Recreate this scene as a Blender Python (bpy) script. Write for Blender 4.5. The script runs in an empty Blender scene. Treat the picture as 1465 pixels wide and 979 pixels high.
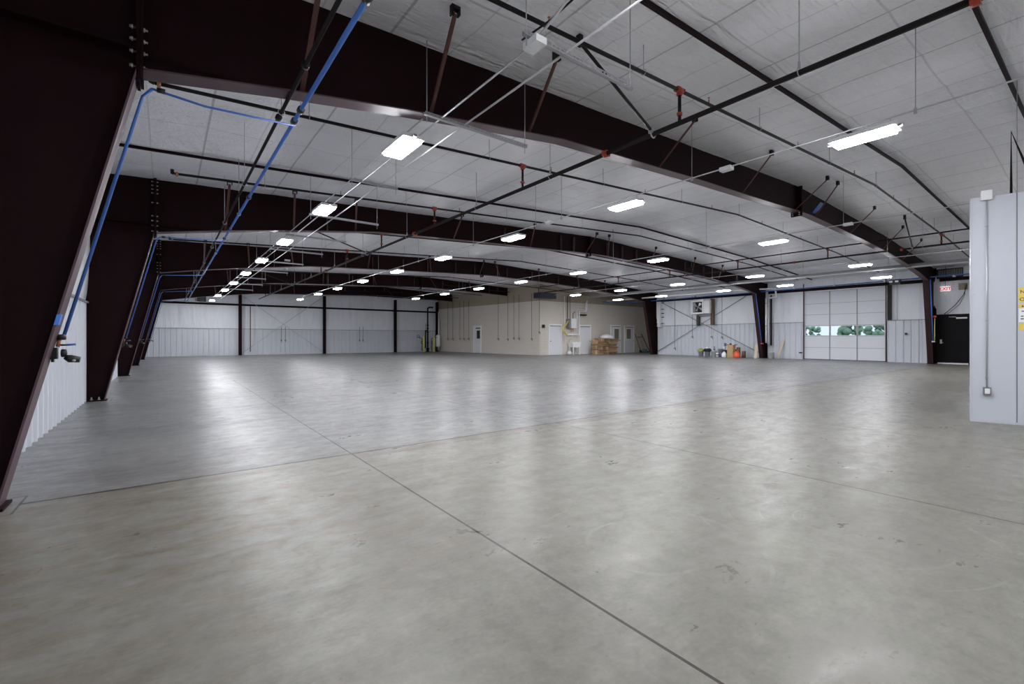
import bpy, math, random
from math import sin, cos, pi, radians as R
random.seed(7)
C = bpy.context.scene.collection
# ------------------------------------------------------------------ camera model (1465x979, 16 mm, level)
F, CX, V0, YAW, CAMH = 650.94, 732.5, 483.88, .6511, 1.25
SY, CY = sin(YAW), cos(YAW)
def ray(u, v):
    a = (u-CX)/F; b = (V0-v)/F
    return (a*CY+SY, -a*SY+CY, b)
def at_y(u, v, y):
    d = ray(u, v); t = y/d[1]; return (d[0]*t, y, CAMH+d[2]*t)
def at_x(u, v, x):
    d = ray(u, v); t = x/d[0]; return (x, d[1]*t, CAMH+d[2]*t)
def interp(x, xs, ys):
    if x <= xs[0]:
        return ys[0]+(ys[1]-ys[0])*(x-xs[0])/(xs[1]-xs[0])
    for i in range(len(xs)-1):
        if x <= xs[i+1] or i == len(xs)-2:
            return ys[i]+(ys[i+1]-ys[i])*(x-xs[i])/(xs[i+1]-xs[i])
def roof(x): return interp(x, [-1.3, 13.7, 22, 30.2], [4.53, 5.32, 5.1, 4.68])
XL, XR, YN, YW = -1.28, 30.14, -9.6, 38.46
YL = [4.95, 12.25, 19.70, 26.75, 33.94]
YR = [5.24, 13.11, 21.13, 28.9, 36.7]
def yf(i, x): return YL[i]+(YR[i]-YL[i])*(x+.97)/30.4
def block_x(y): return 21.4+(20.45-21.4)*(y-24.8)/(38.46-24.8)

# ------------------------------------------------------------------ materials
def newmat(name):
    m = bpy.data.materials.new(name); m.use_nodes = True
    nt = m.node_tree; return m, nt, nt.nodes['Principled BSDF']
def simple(name, col, rough=.5, metal=0, noise=0, nscale=20, bump=0, bscale=60, spec=.5, stretch=None):
    m, nt, b = newmat(name)
    b.inputs['Base Color'].default_value = (*col, 1); b.inputs['Roughness'].default_value = rough
    b.inputs['Metallic'].default_value = metal; b.inputs['Specular IOR Level'].default_value = spec
    tc = nt.nodes.new('ShaderNodeTexCoord'); src = tc.outputs['Object']
    if stretch:
        mp = nt.nodes.new('ShaderNodeMapping'); mp.inputs['Scale'].default_value = stretch
        nt.links.new(src, mp.inputs['Vector']); src = mp.outputs['Vector']
    if noise:
        n = nt.nodes.new('ShaderNodeTexNoise'); n.inputs['Scale'].default_value = nscale; n.inputs['Detail'].default_value = 5
        r = nt.nodes.new('ShaderNodeMix'); r.data_type = 'RGBA'
        r.inputs[6].default_value = (*[c*(1-noise) for c in col], 1); r.inputs[7].default_value = (*[min(1, c*(1+noise)) for c in col], 1)
        nt.links.new(src, n.inputs['Vector']); nt.links.new(n.outputs['Fac'], r.inputs[0]); nt.links.new(r.outputs[2], b.inputs['Base Color'])
    if bump:
        n = nt.nodes.new('ShaderNodeTexNoise'); n.inputs['Scale'].default_value = bscale; n.inputs['Detail'].default_value = 4
        bp = nt.nodes.new('ShaderNodeBump'); bp.inputs['Strength'].default_value = bump; bp.inputs['Distance'].default_value = .02
        nt.links.new(src, n.inputs['Vector']); nt.links.new(n.outputs['Fac'], bp.inputs['Height']); nt.links.new(bp.outputs['Normal'], b.inputs['Normal'])
    return m
M = {}
def mk(k, *a, **kw): M[k] = simple(k, *a, **kw)
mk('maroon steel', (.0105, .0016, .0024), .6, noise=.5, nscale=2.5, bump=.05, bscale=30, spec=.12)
mk('maroon highlight', (.085, .045, .055), .5, noise=.2, nscale=4)  # same dark maroon steel, paler: grazing highlight on flanges put into the colour
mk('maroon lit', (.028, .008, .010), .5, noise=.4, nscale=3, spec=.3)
mk('brown angle', (.10, .035, .03), .5, noise=.2)
mk('black pipe', (.008, .005, .005), .45, noise=.3, spec=.25)
mk('blue pipe', (.06, .17, .55), .3)
mk('blue tape', (.08, .25, .75), .6)
mk('red fitting', (.35, .04, .02), .45)
mk('copper clamp', (.45, .2, .1), .4, .5)
mk('galvanised', (.45, .45, .47), .4, .6, noise=.15)
mk('conduit', (.6, .6, .62), .35, .5)
mk('bolt', (.55, .52, .45), .4, .6)
mk('white metal', (.86, .87, .88), .4)
mk('pvc', (.93, .93, .93), .35)
mk('white panel', (.58, .61, .675), .32, noise=.04, nscale=3)
mk('panel trim', (.56, .58, .64), .35)
mk('black plastic', (.012, .012, .013), .4)
mk('black door', (.004, .003, .004), .5, spec=.12)
mk('door white', (.80, .81, .84), .4)
mk('overhead white', (.72, .73, .79), .45, bump=.15, bscale=120, stretch=(1, 1, 8))
mk('door frame white', (.93, .92, .90), .4)
mk('dark glass', (.02, .02, .018), .1)
mk('olive glass', (.22, .21, .16), .15)
mk('grey metal', (.25, .25, .27), .45, .3)
mk('cardboard', (.50, .34, .19), .8, noise=.15, nscale=6)
mk('cardboard dark', (.36, .23, .12), .8, noise=.15, nscale=6)
mk('yellow', (.75, .62, .08), .5)
mk('yellow bollard', (.75, .72, .2), .5, noise=.1)
mk('sign yellow', (.80, .62, .12), .5)
mk('sign white', (.85, .86, .9), .5)
mk('ink', (.01, .01, .02), .6)
mk('ink violet', (.10, .06, .25), .6)
mk('red', (.75, .05, .03), .4)
mk('orange plastic', (.85, .12, .04), .35)
mk('bucket white', (.80, .80, .80), .35)
mk('bucket grey', (.42, .44, .50), .4)
mk('bucket blue', (.10, .13, .25), .4)
mk('wood', (.62, .5, .38), .6, noise=.2, nscale=8, stretch=(6, 6, 1))
mk('bag', (.85, .85, .87), .4, bump=.8, bscale=12)
mk('green cloth', (.32, .33, .12), .8, noise=.4, nscale=15)
mk('brown can', (.14, .07, .04), .5)
mk('teal', (.10, .18, .20), .5)
mk('duct dark', (.012, .016, .03), .5)
mk('tan box', (.32, .28, .2), .6)
mk('groove dark', (.05, .045, .04), .9)
mk('grass', (.12, .28, .10), .9, noise=.4, nscale=2)
mk('leaf', (.30, .42, .34), .8, noise=.5, nscale=1.5)
mk('asphalt', (.45, .47, .48), .9)

def ribbed_mat():
    m = simple('white ribbed steel', (.62, .645, .70), .38, noise=.04, nscale=2); return m
M['ribbed'] = ribbed_mat()

def fabric(name, col, rough, wr=.5, sc=(1, 1, 1), wr2=0.0):
    m, nt, b = newmat(name); b.inputs['Roughness'].default_value = rough
    L = nt.links.new; N = nt.nodes.new
    tc = N('ShaderNodeTexCoord'); mp = N('ShaderNodeMapping'); mp.inputs['Scale'].default_value = sc
    L(tc.outputs['Object'], mp.inputs['Vector'])
    n1 = N('ShaderNodeTexNoise'); n1.inputs['Scale'].default_value = 1.3; n1.inputs['Detail'].default_value = 6; n1.inputs['Distortion'].default_value = 1.5
    n2 = N('ShaderNodeTexNoise'); n2.inputs['Scale'].default_value = 7; n2.inputs['Detail'].default_value = 4; n2.inputs['Distortion'].default_value = 2.2
    L(mp.outputs['Vector'], n1.inputs['Vector']); L(mp.outputs['Vector'], n2.inputs['Vector'])
    ad = N('ShaderNodeMath'); ad.operation = 'MULTIPLY_ADD'; ad.inputs[1].default_value = .35
    L(n2.outputs['Fac'], ad.inputs[0]); L(n1.outputs['Fac'], ad.inputs[2])
    bp = N('ShaderNodeBump'); bp.inputs['Strength'].default_value = wr; bp.inputs['Distance'].default_value = .05
    m3 = N('ShaderNodeMapping'); m3.inputs['Scale'].default_value = (sc[0]*1.0, sc[1]*7, sc[2]); L(tc.outputs['Object'], m3.inputs['Vector'])
    n3 = N('ShaderNodeTexNoise'); n3.inputs['Scale'].default_value = 1.6; n3.inputs['Detail'].default_value = 3; n3.inputs['Distortion'].default_value = 1.2; L(m3.outputs['Vector'], n3.inputs['Vector'])
    a3 = N('ShaderNodeMath'); a3.operation = 'MULTIPLY_ADD'; a3.inputs[1].default_value = wr2; L(n3.outputs['Fac'], a3.inputs[0]); L(ad.outputs[0], a3.inputs[2]); ad = a3
    L(ad.outputs[0], bp.inputs['Height']); L(bp.outputs['Normal'], b.inputs['Normal'])
    mx = N('ShaderNodeMix'); mx.data_type = 'RGBA'
    mx.inputs[6].default_value = (*[c*.93 for c in col], 1); mx.inputs[7].default_value = (*[min(1, c*1.05) for c in col], 1)
    L(n1.outputs['Fac'], mx.inputs[0]); L(mx.outputs[2], b.inputs['Base Color'])
    return m
M['roof fabric'] = fabric('white roof insulation facing', (.84, .84, .88), .36, 1.0, wr2=.7)
def add_straps(m):
    nt = m.node_tree; L = nt.links.new; N = nt.nodes.new; b = nt.nodes['Principled BSDF']
    tc = N('ShaderNodeTexCoord'); sp = N('ShaderNodeSeparateXYZ'); L(tc.outputs['Object'], sp.inputs[0])
    def mt(op, a, b_=None):
        x = N('ShaderNodeMath'); x.operation = op
        for i, q in enumerate((a, b_)):
            if q is None: continue
            if isinstance(q, (int, float)): x.inputs[i].default_value = q
            else: L(q, x.inputs[i])
        return x.outputs[0]
    def lines(c, off, step, w): return mt('LESS_THAN', mt('ABSOLUTE', mt('SUBTRACT', mt('FRACT', mt('DIVIDE', mt('SUBTRACT', c, off-step/2), step)), .5)), w/step)
    a = mt('MULTIPLY', lines(sp.outputs[0], .55, 1.5, .016), .50)
    q = mt('MULTIPLY', lines(sp.outputs[0], 1.3, 1.5, .010), .28)
    c = mt('MULTIPLY', lines(sp.outputs[1], .3, 1.22, .012), .30)
    f = mt('MAXIMUM', mt('MAXIMUM', a, q), c)
    src = b.inputs['Base Color'].links[0].from_socket
    mx = N('ShaderNodeMix'); mx.data_type = 'RGBA'; mx.inputs[7].default_value = (.22, .21, .20, 1)
    L(f, mx.inputs[0]); L(src, mx.inputs[6]); L(mx.outputs[2], b.inputs['Base Color'])
add_straps(M['roof fabric'])
M['wall fabric'] = fabric('white wall insulation facing', (.80, .82, .87), .3, .9, (1.6, 1.6, .35))

def block_mat():
    m, nt, b = newmat('beige painted block'); L = nt.links.new; N = nt.nodes.new
    b.inputs['Roughness'].default_value = .55
    tc = N('ShaderNodeTexCoord'); sp = N('ShaderNodeSeparateXYZ'); L(tc.outputs['Object'], sp.inputs[0])
    ad = N('ShaderNodeMath'); ad.operation = 'ADD'; L(sp.outputs[0], ad.inputs[0]); L(sp.outputs[1], ad.inputs[1])
    cb = N('ShaderNodeCombineXYZ'); L(ad.outputs[0], cb.inputs[0]); L(sp.outputs[2], cb.inputs[1])
    br = N('ShaderNodeTexBrick'); br.inputs['Scale'].default_value = 1
    br.inputs['Brick Width'].default_value = .4; br.inputs['Row Height'].default_value = .2; br.inputs['Mortar Size'].default_value = .006
    br.inputs['Color1'].default_value = (.70, .65, .58, 1); br.inputs['Color2'].default_value = (.68, .63, .565, 1); br.inputs['Mortar'].default_value = (.61, .565, .50, 1)
    L(cb.outputs[0], br.inputs['Vector']); L(br.outputs['Color'], b.inputs['Base Color'])
    bp = N('ShaderNodeBump'); bp.inputs['Strength'].default_value = .3; bp.inputs['Distance'].default_value = .01; bp.invert = True
    L(br.outputs['Fac'], bp.inputs['Height']); L(bp.outputs['Normal'], b.inputs['Normal'])
    return m
M['block'] = block_mat()
M['tan shade'] = simple('beige wall in shade', (.36, .31, .24), .8, noise=.06, nscale=1)  # office wall above the lamps, its shade put into a darker tan

def concrete():
    m, nt, b = newmat('sealed concrete'); L = nt.links.new; N = nt.nodes.new
    tc = N('ShaderNodeTexCoord'); P = tc.outputs['Object']
    def mp(s, r=0):
        q = N('ShaderNodeMapping'); q.inputs['Scale'].default_value = s; q.inputs['Rotation'].default_value = (0, 0, r); L(P, q.inputs['Vector']); return q.outputs[0]
    def noise(v, sc, det=6, dist=0, ro=.6):
        n = N('ShaderNodeTexNoise'); n.inputs['Scale'].default_value = sc; n.inputs['Detail'].default_value = det; n.inputs['Distortion'].default_value = dist; n.inputs['Roughness'].default_value = ro
        L(v, n.inputs['Vector']); return n.outputs['Fac']
    def ramp(f, a, b_, c0=(0, 0, 0, 1), c1=(1, 1, 1, 1)):
        r = N('ShaderNodeValToRGB'); r.color_ramp.elements[0].position = a; r.color_ramp.elements[1].position = b_
        r.color_ramp.elements[0].color = c0; r.color_ramp.elements[1].color = c1; L(f, r.inputs[0]); return r.outputs[0]
    def mix(f, a, b_, mode='MIX'):
        x = N('ShaderNodeMix'); x.data_type = 'RGBA'; x.blend_type = mode
        for s, k in ((f, 0), (a, 6), (b_, 7)):
            if isinstance(s, (tuple, float)): x.inputs[k].default_value = s
            else: L(s, x.inputs[k])
        return x.outputs[2]
    def math_(op, a, b_=None, c=None):
        x = N('ShaderNodeMath'); x.operation = op
        for i, s in enumerate((a, b_, c)):
            if s is None: continue
            if isinstance(s, (int, float)): x.inputs[i].default_value = s
            else: L(s, x.inputs[i])
        return x.outputs[0]
    sp0 = N('ShaderNodeSeparateXYZ'); L(P, sp0.inputs[0]); YY = sp0.outputs[1]
    big = noise(mp((1, 1, 1)), .22, 5, .5)
    mid = noise(mp((1.0, .55, 1), .35), .9, 9, .35, .68)
    fine = noise(mp((1, 1, 1)), 9, 6)
    swirl = noise(mp((.45, 1.8, 1), .5), 2.2, 10, .5, .72)
    col = mix(ramp(big, .35, .65), (.185, .178, .158, 1), (.245, .238, .220, 1))
    col = mix(ramp(mid, .3, .75), col, (.285, .274, .245, 1))
    col = mix(math_('MULTIPLY', ramp(swirl, .42, .70), .55), col, (.135, .127, .112, 1))
    farside = math_('GREATER_THAN', YY, 4.96)
    blot = ramp(noise(mp((.5, 1.5, 1), .2), .7, 10, .4, .7), .45, .64)
    streak = ramp(noise(mp((.6, 2.6, 1), -.12), 2.4, 10, .4, .75), .45, .62)
    col = mix(math_('MULTIPLY', farside, .5), col, (.215, .218, .228, 1))
    col = mix(math_('MULTIPLY', math_('MULTIPLY', blot, farside), .85), col, (.095, .097, .108, 1))
    col = mix(math_('MULTIPLY', math_('MULTIPLY', streak, farside), .40), col, (.34, .335, .32, 1))
    # brown rust/dirt stains near the first left column
    sp = N('ShaderNodeSeparateXYZ'); L(P, sp.inputs[0]); X, Y = sp.outputs[0], sp.outputs[1]
    dx = math_('SUBTRACT', X, .15); dy = math_('SUBTRACT', Y, 3.7)
    d = math_('SQRT', math_('ADD', math_('MULTIPLY', dx, dx), math_('MULTIPLY', dy, dy)))
    mask = math_('MULTIPLY', math_('SUBTRACT', 1.0, math_('MINIMUM', math_('DIVIDE', d, 3.0), 1.0)), ramp(noise(mp((1.2, 3, 1), .3), 1.8, 10, .8, .7), .44, .60))
    col = mix(math_('MULTIPLY', mask, .9), col, (.17, .11, .065, 1))
    # pale curved tyre scuffs: rings round a few centres, broken by noise
    brk = ramp(noise(mp((1, 1, 1)), 1.6, 3), .48, .62)
    for cx, cy, step in ((2.3, 1.7, .33), (3.6, 1.15, .21), (4.4, .2, .4)):
        ax = math_('SUBTRACT', X, cx); ay = math_('SUBTRACT', Y, cy)
        rr = math_('SQRT', math_('ADD', math_('MULTIPLY', ax, ax), math_('MULTIPLY', ay, ay)))
        w = math_('FRACT', math_('DIVIDE', rr, step))
        ring = math_('LESS_THAN', w, .07); near = math_('LESS_THAN', rr, .95)
        col = mix(math_('MULTIPLY', math_('MULTIPLY', math_('MULTIPLY', ring, near), brk), .16), col, (.62, .62, .6, 1))
    speck = ramp(noise(mp((1, 1, 1)), 22, 2), .70, .74)
    col = mix(math_('MULTIPLY', speck, .4), col, (.06, .05, .04, 1))
    fine2 = noise(mp((1, 1.3, 1)), 34, 6)
    grit = ramp(noise(mp((1.2, 1, 1), .4), 4.5, 12, .3, .8), .52, .68)
    col = mix(math_('MULTIPLY', grit, .35), col, (.115, .105, .088, 1))
    col = mix(.10, col, ramp(fine2, .3, .7, (.06, .06, .055, 1), (.5, .5, .48, 1)))
    col = mix(.2, col, ramp(fine, .3, .7, (.12, .12, .11, 1), (.42, .42, .40, 1)))
    # saw-cut joints
    def band(c, v, w): return math_('LESS_THAN', math_('ABSOLUTE', math_('SUBTRACT', c, v)), w)
    yj = math_('ADD', math_('MULTIPLY', X, .0), 4.95)
    J = math_('MULTIPLY', band(Y, 4.96, .019), math_('GREATER_THAN', X, -.87))
    J = math_('MAXIMUM', J, math_('MULTIPLY', band(X, 1.60, .008), math_('LESS_THAN', Y, 16.0)))
    J = math_('MAXIMUM', J, math_('MULTIPLY', band(X, 4.58, .008), math_('LESS_THAN', Y, 4.96)))
    J = math_('MAXIMUM', J, math_('MULTIPLY', band(X, 4.43, .008), math_('GREATER_THAN', Y, 4.96)))
    J = math_('MAXIMUM', J, math_('MULTIPLY', band(X, 7.63, .008), math_('LESS_THAN', Y, 4.96)))
    for y in YL[:3]:
        pad = math_('MAXIMUM', math_('MULTIPLY', band(X, -.87, .008), band(Y, y, .24)),
                    math_('MULTIPLY', math_('MAXIMUM', band(Y, y+.24, .006), band(Y, y-.24, .006)), math_('LESS_THAN', X, -.87)))
        J = math_('MAXIMUM', J, pad)
    soft = math_('MULTIPLY', math_('MULTIPLY', band(Y, 4.84, .12), math_('GREATER_THAN', X, -.8)), ramp(noise(mp((.6, 3, 1)), 2.5, 5), .38, .6))
    col = mix(math_('MULTIPLY', soft, .6), col, (.15, .115, .08, 1))
    col = mix(1.0, col, mix(farside, (.80, .785, .735, 1), (.80, .802, .808, 1)), 'MULTIPLY')
    col = mix(J, col, (.02, .016, .012, 1))
    L(col, b.inputs['Base Color'])
    ro = math_('MULTIPLY_ADD', ramp(mid, .2, .8), .14, .24)
    ro = math_('MULTIPLY_ADD', ramp(swirl, .3, .7), .07, ro)
    ro = math_('MULTIPLY_ADD', ramp(noise(mp((1, 1.5, 1)), 3.5, 12, .3, .8), .40, .62), .16, math_('SUBTRACT', ro, .05))
    L(ro, b.inputs['Roughness']); b.inputs['Specular IOR Level'].default_value = .42
    bp = N('ShaderNodeBump'); bp.inputs['Strength'].default_value = .4; bp.inputs['Distance'].default_value = .015
    hh = math_('MULTIPLY_ADD', fine, .12, math_('ADD', math_('MULTIPLY', swirl, .6), math_('MULTIPLY', J, -1.0)))
    L(hh, bp.inputs['Height']); L(bp.outputs['Normal'], b.inputs['Normal'])
    return m
M['concrete'] = concrete()
def emis(name, col, s):
    m, nt, b = newmat(name); b.inputs['Base Color'].default_value = (*col, 1)
    b.inputs['Emission Color'].default_value = (*col, 1); b.inputs['Emission Strength'].default_value = s; return m
M['led'] = emis('led diffuser', (.95, .96, 1.0), 96)
M['led small'] = emis('emergency lamp', (1, 1, 1), 6)
M['exit face'] = emis('exit face', (1, 1, 1), .35)
M['exit red'] = emis('exit letters', (.9, .02, .04), .25)
def glass():
    m, nt, b = newmat('clear glass'); b.inputs['Transmission Weight'].default_value = 1; b.inputs['Roughness'].default_value = 0; b.inputs['IOR'].default_value = 1.01; return m
M['glass'] = glass()

# ------------------------------------------------------------------ mesh builder
ORG = {}
def org(o):
    return ORG.get(o.name, (0, 0, 0)) if o else (0, 0, 0)
class MB:
    def __init__(s): s.v = []; s.f = []; s.smooth = []
    def add(s, vs, fs, sm=False):
        n = len(s.v); s.v += [tuple(p) for p in vs]; s.f += [tuple(i+n for i in f) for f in fs]; s.smooth += [sm]*len(fs); return s
    def box(s, x0, x1, y0, y1, z0, z1):
        v = [(x, y, z) for x in (x0, x1) for y in (y0, y1) for z in (z0, z1)]
        return s.add(v, [(0, 1, 3, 2), (4, 6, 7, 5), (0, 4, 5, 1), (2, 3, 7, 6), (0, 2, 6, 4), (1, 5, 7, 3)])
    def hexa(s, v):   # 8 points: bottom 4 ccw, top 4 ccw
        return s.add(v, [(3, 2, 1, 0), (4, 5, 6, 7), (0, 1, 5, 4), (1, 2, 6, 5), (2, 3, 7, 6), (3, 0, 4, 7)])
    def prism(s, pts, off):  # polygon pts (3d list) extruded by vector off
        n = len(pts); q = [tuple(p[i]+off[i] for i in range(3)) for p in pts]
        return s.add(list(pts)+q, [tuple(range(n))[::-1], tuple(range(n, 2*n))]+[(i, (i+1) % n, n+(i+1) % n, n+i) for i in range(n)])
    def tube(s, pts, r, seg=10, cap=True):
        import mathutils
        V = mathutils.Vector; P = [V(p) for p in pts]; vs = []; fs = []
        rs = r if isinstance(r, (list, tuple)) else [r]*len(P)
        t0 = (P[1]-P[0]).normalized(); up = V((0, 0, 1)) if abs(t0.z) < .9 else V((1, 0, 0))
        a = t0.cross(up).normalized()
        for i, p in enumerate(P):
            if i == 0: t = P[1]-P[0]
            elif i == len(P)-1: t = P[-1]-P[-2]
            else: t = (P[i+1]-P[i]).normalized()+(P[i]-P[i-1]).normalized()
            t.normalize(); a = (a-t*a.dot(t)).normalized(); b = t.cross(a); k = 1.0
            if 0 < i < len(P)-1:
                cs = max(.35, t.dot((P[i+1]-P[i]).normalized())); k = 1/cs
            for j in range(seg):
                an = 2*pi*j/seg; vs.append(p+(a*cos(an)+b*sin(an))*rs[i]*(k if k < 1.5 else 1.5)**.5)
        for i in range(len(P)-1):
            for j in range(seg):
                fs.append((i*seg+j, i*seg+(j+1) % seg, (i+1)*seg+(j+1) % seg, (i+1)*seg+j))
        s.add(vs, fs, True)
        if cap:
            n = len(s.v)-len(vs); s.f += [tuple(n+j for j in range(seg))[::-1], tuple(n+(len(P)-1)*seg+j for j in range(seg))]; s.smooth += [False, False]
        return s
    def lathe(s, prof, c, seg=16, axis='z'):
        vs = []; fs = []
        for r, h in prof:
            for j in range(seg):
                an = 2*pi*j/seg; p = (r*cos(an), r*sin(an), h)
                if axis == 'x': p = (p[2], p[0], p[1])
                if axis == 'y': p = (p[0], p[2], p[1])
                vs.append((c[0]+p[0], c[1]+p[1], c[2]+p[2]))
        for i in range(len(prof)-1):
            for j in range(seg): fs.append((i*seg+j, i*seg+(j+1) % seg, (i+1)*seg+(j+1) % seg, (i+1)*seg+j))
        fs.append(tuple(range(seg))[::-1]); fs.append(tuple((len(prof)-1)*seg+j for j in range(seg)))
        return s.add(vs, fs, True)
    def ring(s, c, R_, r, axis='y', seg=14):
        vs = []; fs = []; k = 6
        for i in range(seg):
            a = 2*pi*i/seg
            for j in range(k):
                b = 2*pi*j/k; rr = R_+r*cos(b); p = (rr*cos(a), r*sin(b), rr*sin(a))
                if axis == 'x': p = (p[1], p[0], p[2])
                if axis == 'z': p = (p[0], p[2], p[1])
                vs.append((c[0]+p[0], c[1]+p[1], c[2]+p[2]))
        for i in range(seg):
            for j in range(k): fs.append((i*k+j, ((i+1) % seg)*k+j, ((i+1) % seg)*k+(j+1) % k, i*k+(j+1) % k))
        return s.add(vs, fs, True)
    def build(s, name, mat, parent=None, label=None, kind=None, fix=True):
        o0 = org(parent)
        me = bpy.data.meshes.new(name)
        me.from_pydata([(x-o0[0], y-o0[1], z-o0[2]) for x, y, z in s.v], [], s.f)
        me.polygons.foreach_set('use_smooth', s.smooth)
        if fix and len(s.v) < 60000:
            import bmesh
            bm = bmesh.new(); bm.from_mesh(me); bmesh.ops.recalc_face_normals(bm, faces=bm.faces); bm.to_mesh(me); bm.free()
        me.materials.append(M[mat] if isinstance(mat, str) else mat)
        if any(s.smooth) and not all(s.smooth):
            pass
        o = bpy.data.objects.new(name, me); C.objects.link(o)
        if parent: o.parent = parent
        ORG[o.name] = o0
        if label: o['label'] = label
        if kind: o['kind'] = kind
        return o
def tag(o, label, cat, group=None):
    o['label'] = label; o['category'] = cat
    if group: o['group'] = group
    return o
def thing(name, label, cat, loc, group=None):
    o = bpy.data.objects.new(name, None); C.objects.link(o); o.location = loc; o.empty_display_size = .1
    ORG[o.name] = tuple(loc); return tag(o, label, cat, group)
def copy_thing(root, loc, label, group=None):
    r = root.copy(); C.objects.link(r); r.location = loc; r['label'] = label; ORG[r.name] = tuple(loc)
    if group: r['group'] = group
    for ch in [o for o in C.objects if o.parent == root]:
        c = ch.copy(); C.objects.link(c); c.parent = r
        for g in [o for o in C.objects if o.parent == ch]:
            d = g.copy(); C.objects.link(d); d.parent = c
    return r
def structure(o): o['kind'] = 'structure'; return o
ORD = ['first', 'second', 'third', 'fourth', 'fifth', 'sixth', 'seventh', 'eighth', 'ninth', 'tenth', 'eleventh', 'twelfth']

def text_obj(body, size, mat, parent, origin, xdir, updir, name='lettering', ext=.001, align='LEFT', bold=.012):
    import mathutils
    cu = bpy.data.curves.new(name, 'FONT'); cu.body = body; cu.size = size; cu.extrude = ext; cu.align_x = align; cu.offset = size*bold
    tmp = bpy.data.objects.new('tmp_text', cu); C.objects.link(tmp)
    me = bpy.data.meshes.new_from_object(tmp.evaluated_get(bpy.context.evaluated_depsgraph_get()))
    C.objects.unlink(tmp); bpy.data.objects.remove(tmp)
    X = mathutils.Vector(xdir).normalized(); U = mathutils.Vector(updir).normalized(); Z = X.cross(U)
    o0 = mathutils.Vector(org(parent)); O = mathutils.Vector(origin)
    for v in me.vertices: v.co = O-o0+X*v.co.x+U*v.co.y+Z*v.co.z
    me.materials.clear(); me.materials.append(M[mat])
    o = bpy.data.objects.new(name, me); C.objects.link(o)
    if parent: o.parent = parent
    ORG[o.name] = tuple(o0)
    return o

# ------------------------------------------------------------------ shell
XE = 34.6
fl = MB().box(XL-.3, XE, YN-.2, YW+.3, -.15, 0).build('floor', 'concrete'); structure(fl)

def grid_surface(mb, nx, ny, fn, sm=True):
    n = len(mb.v)
    vs = [fn(i/nx, j/ny) for j in range(ny+1) for i in range(nx+1)]
    fs = [(j*(nx+1)+i, j*(nx+1)+i+1, (j+1)*(nx+1)+i+1, (j+1)*(nx+1)+i) for j in range(ny) for i in range(nx)]
    mb.add(vs, fs, sm)
# seams across the building
seams = []
yy = YN
while yy < YW:
    seams.append(yy); yy += 1.22
def hash1(i): return (sin(i*12.9898)*43758.5453) % 1
def roof_pt(a, b):
    x = XL-.02+a*(XE-XL+.02); y = YN-.02+b*(YW-YN+.04)
    p = (x-.55)/1.5; k = math.floor(p); fr = p-k
    q = y/1.22+.25*hash1(k); kb = math.floor(q); fb = q-kb
    sag = .050*(abs(sin(pi*fr))**.55)*(.55+.45*abs(sin(pi*fb))**.5)*(.7+.6*hash1(k*7+kb))
    sag += .012*sin(3.1*x+1.7*y)*sin(2.3*y-x)*.6
    # fabric pulled tight to each frame: fine gathers
    for i in range(5):
        d = y-yf(i, x)
        if -1.0 < d < .9:
            sag += .013*sin(21*x+4*sin(5*x)+3.5*d)*math.exp(-abs(d)*3)
    dm = min(abs(y-yf(i, x)) for i in range(5)); sag = sag*min(1, .15+dm/.7)
    return (x, y, roof(x)-sag+.035)
mb = MB(); grid_surface(mb, 360, 330, roof_pt)
ce = mb.build('ceiling', 'roof fabric', fix=False); structure(ce)
structure(MB().prism([(XL-.3, YN-.2, 4.72), (13.7, YN-.2, 5.5), (XE, YN-.2, 4.9), (XE, YN-.2, 5.0), (13.7, YN-.2, 5.6), (XL-.3, YN-.2, 4.82)], (0, YW-YN+.5, 0)).build('roof_deck', 'white metal', ce))

def ribbed(mb, p0, p1, z0, z1, nrm, pitch=.305):
    """ribbed steel wall sheet from p0 to p1 (x,y), nrm = inward normal"""
    L_ = math.hypot(p1[0]-p0[0], p1[1]-p0[1]); ux, uy = (p1[0]-p0[0])/L_, (p1[1]-p0[1])/L_
    prof = []; s = 0
    while s < L_:
        for ds, h in ((0, 0), (.035, 0), (.055, .030), (.085, .030), (.105, 0), (.19, 0), (.197, .006), (.213, .006), (.22, 0)):
            if s+ds <= L_: prof.append((s+ds, h))
        s += pitch
    prof.append((L_, 0))
    vs = []
    for t, h in prof:
        for z in (z0, z1): vs.append((p0[0]+ux*t+nrm[0]*h, p0[1]+uy*t+nrm[1]*h, z))
    mb.add(vs, [(2*i, 2*i+2, 2*i+3, 2*i+1) for i in range(len(prof)-1)])
def liner(mb, p0, p1, z0, z1f, nrm, bay=1.9, amp=.07):
    """billowing insulation facing; z1f(x,y) top height"""
    L_ = math.hypot(p1[0]-p0[0], p1[1]-p0[1]); ux, uy = (p1[0]-p0[0])/L_, (p1[1]-p0[1])/L_
    nx = max(2, int(L_/.09)); nz = 14
    def fn(a, b):
        t = a*L_; x, y = p0[0]+ux*t, p0[1]+uy*t; z = z0+(z1f(x, y)-z0)*b
        k = math.floor(t/bay); fr = t/bay-k
        h = amp*(sin(pi*b)**.6)*(abs(sin(pi*fr))**.5)+.012*sin(17*t+3*sin(4*t)+2*b)*sin(pi*b)
        return (x+nrm[0]*(h-.01), y+nrm[1]*(h-.01), z)
    grid_surface(mb, nx, nz, fn)
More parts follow.
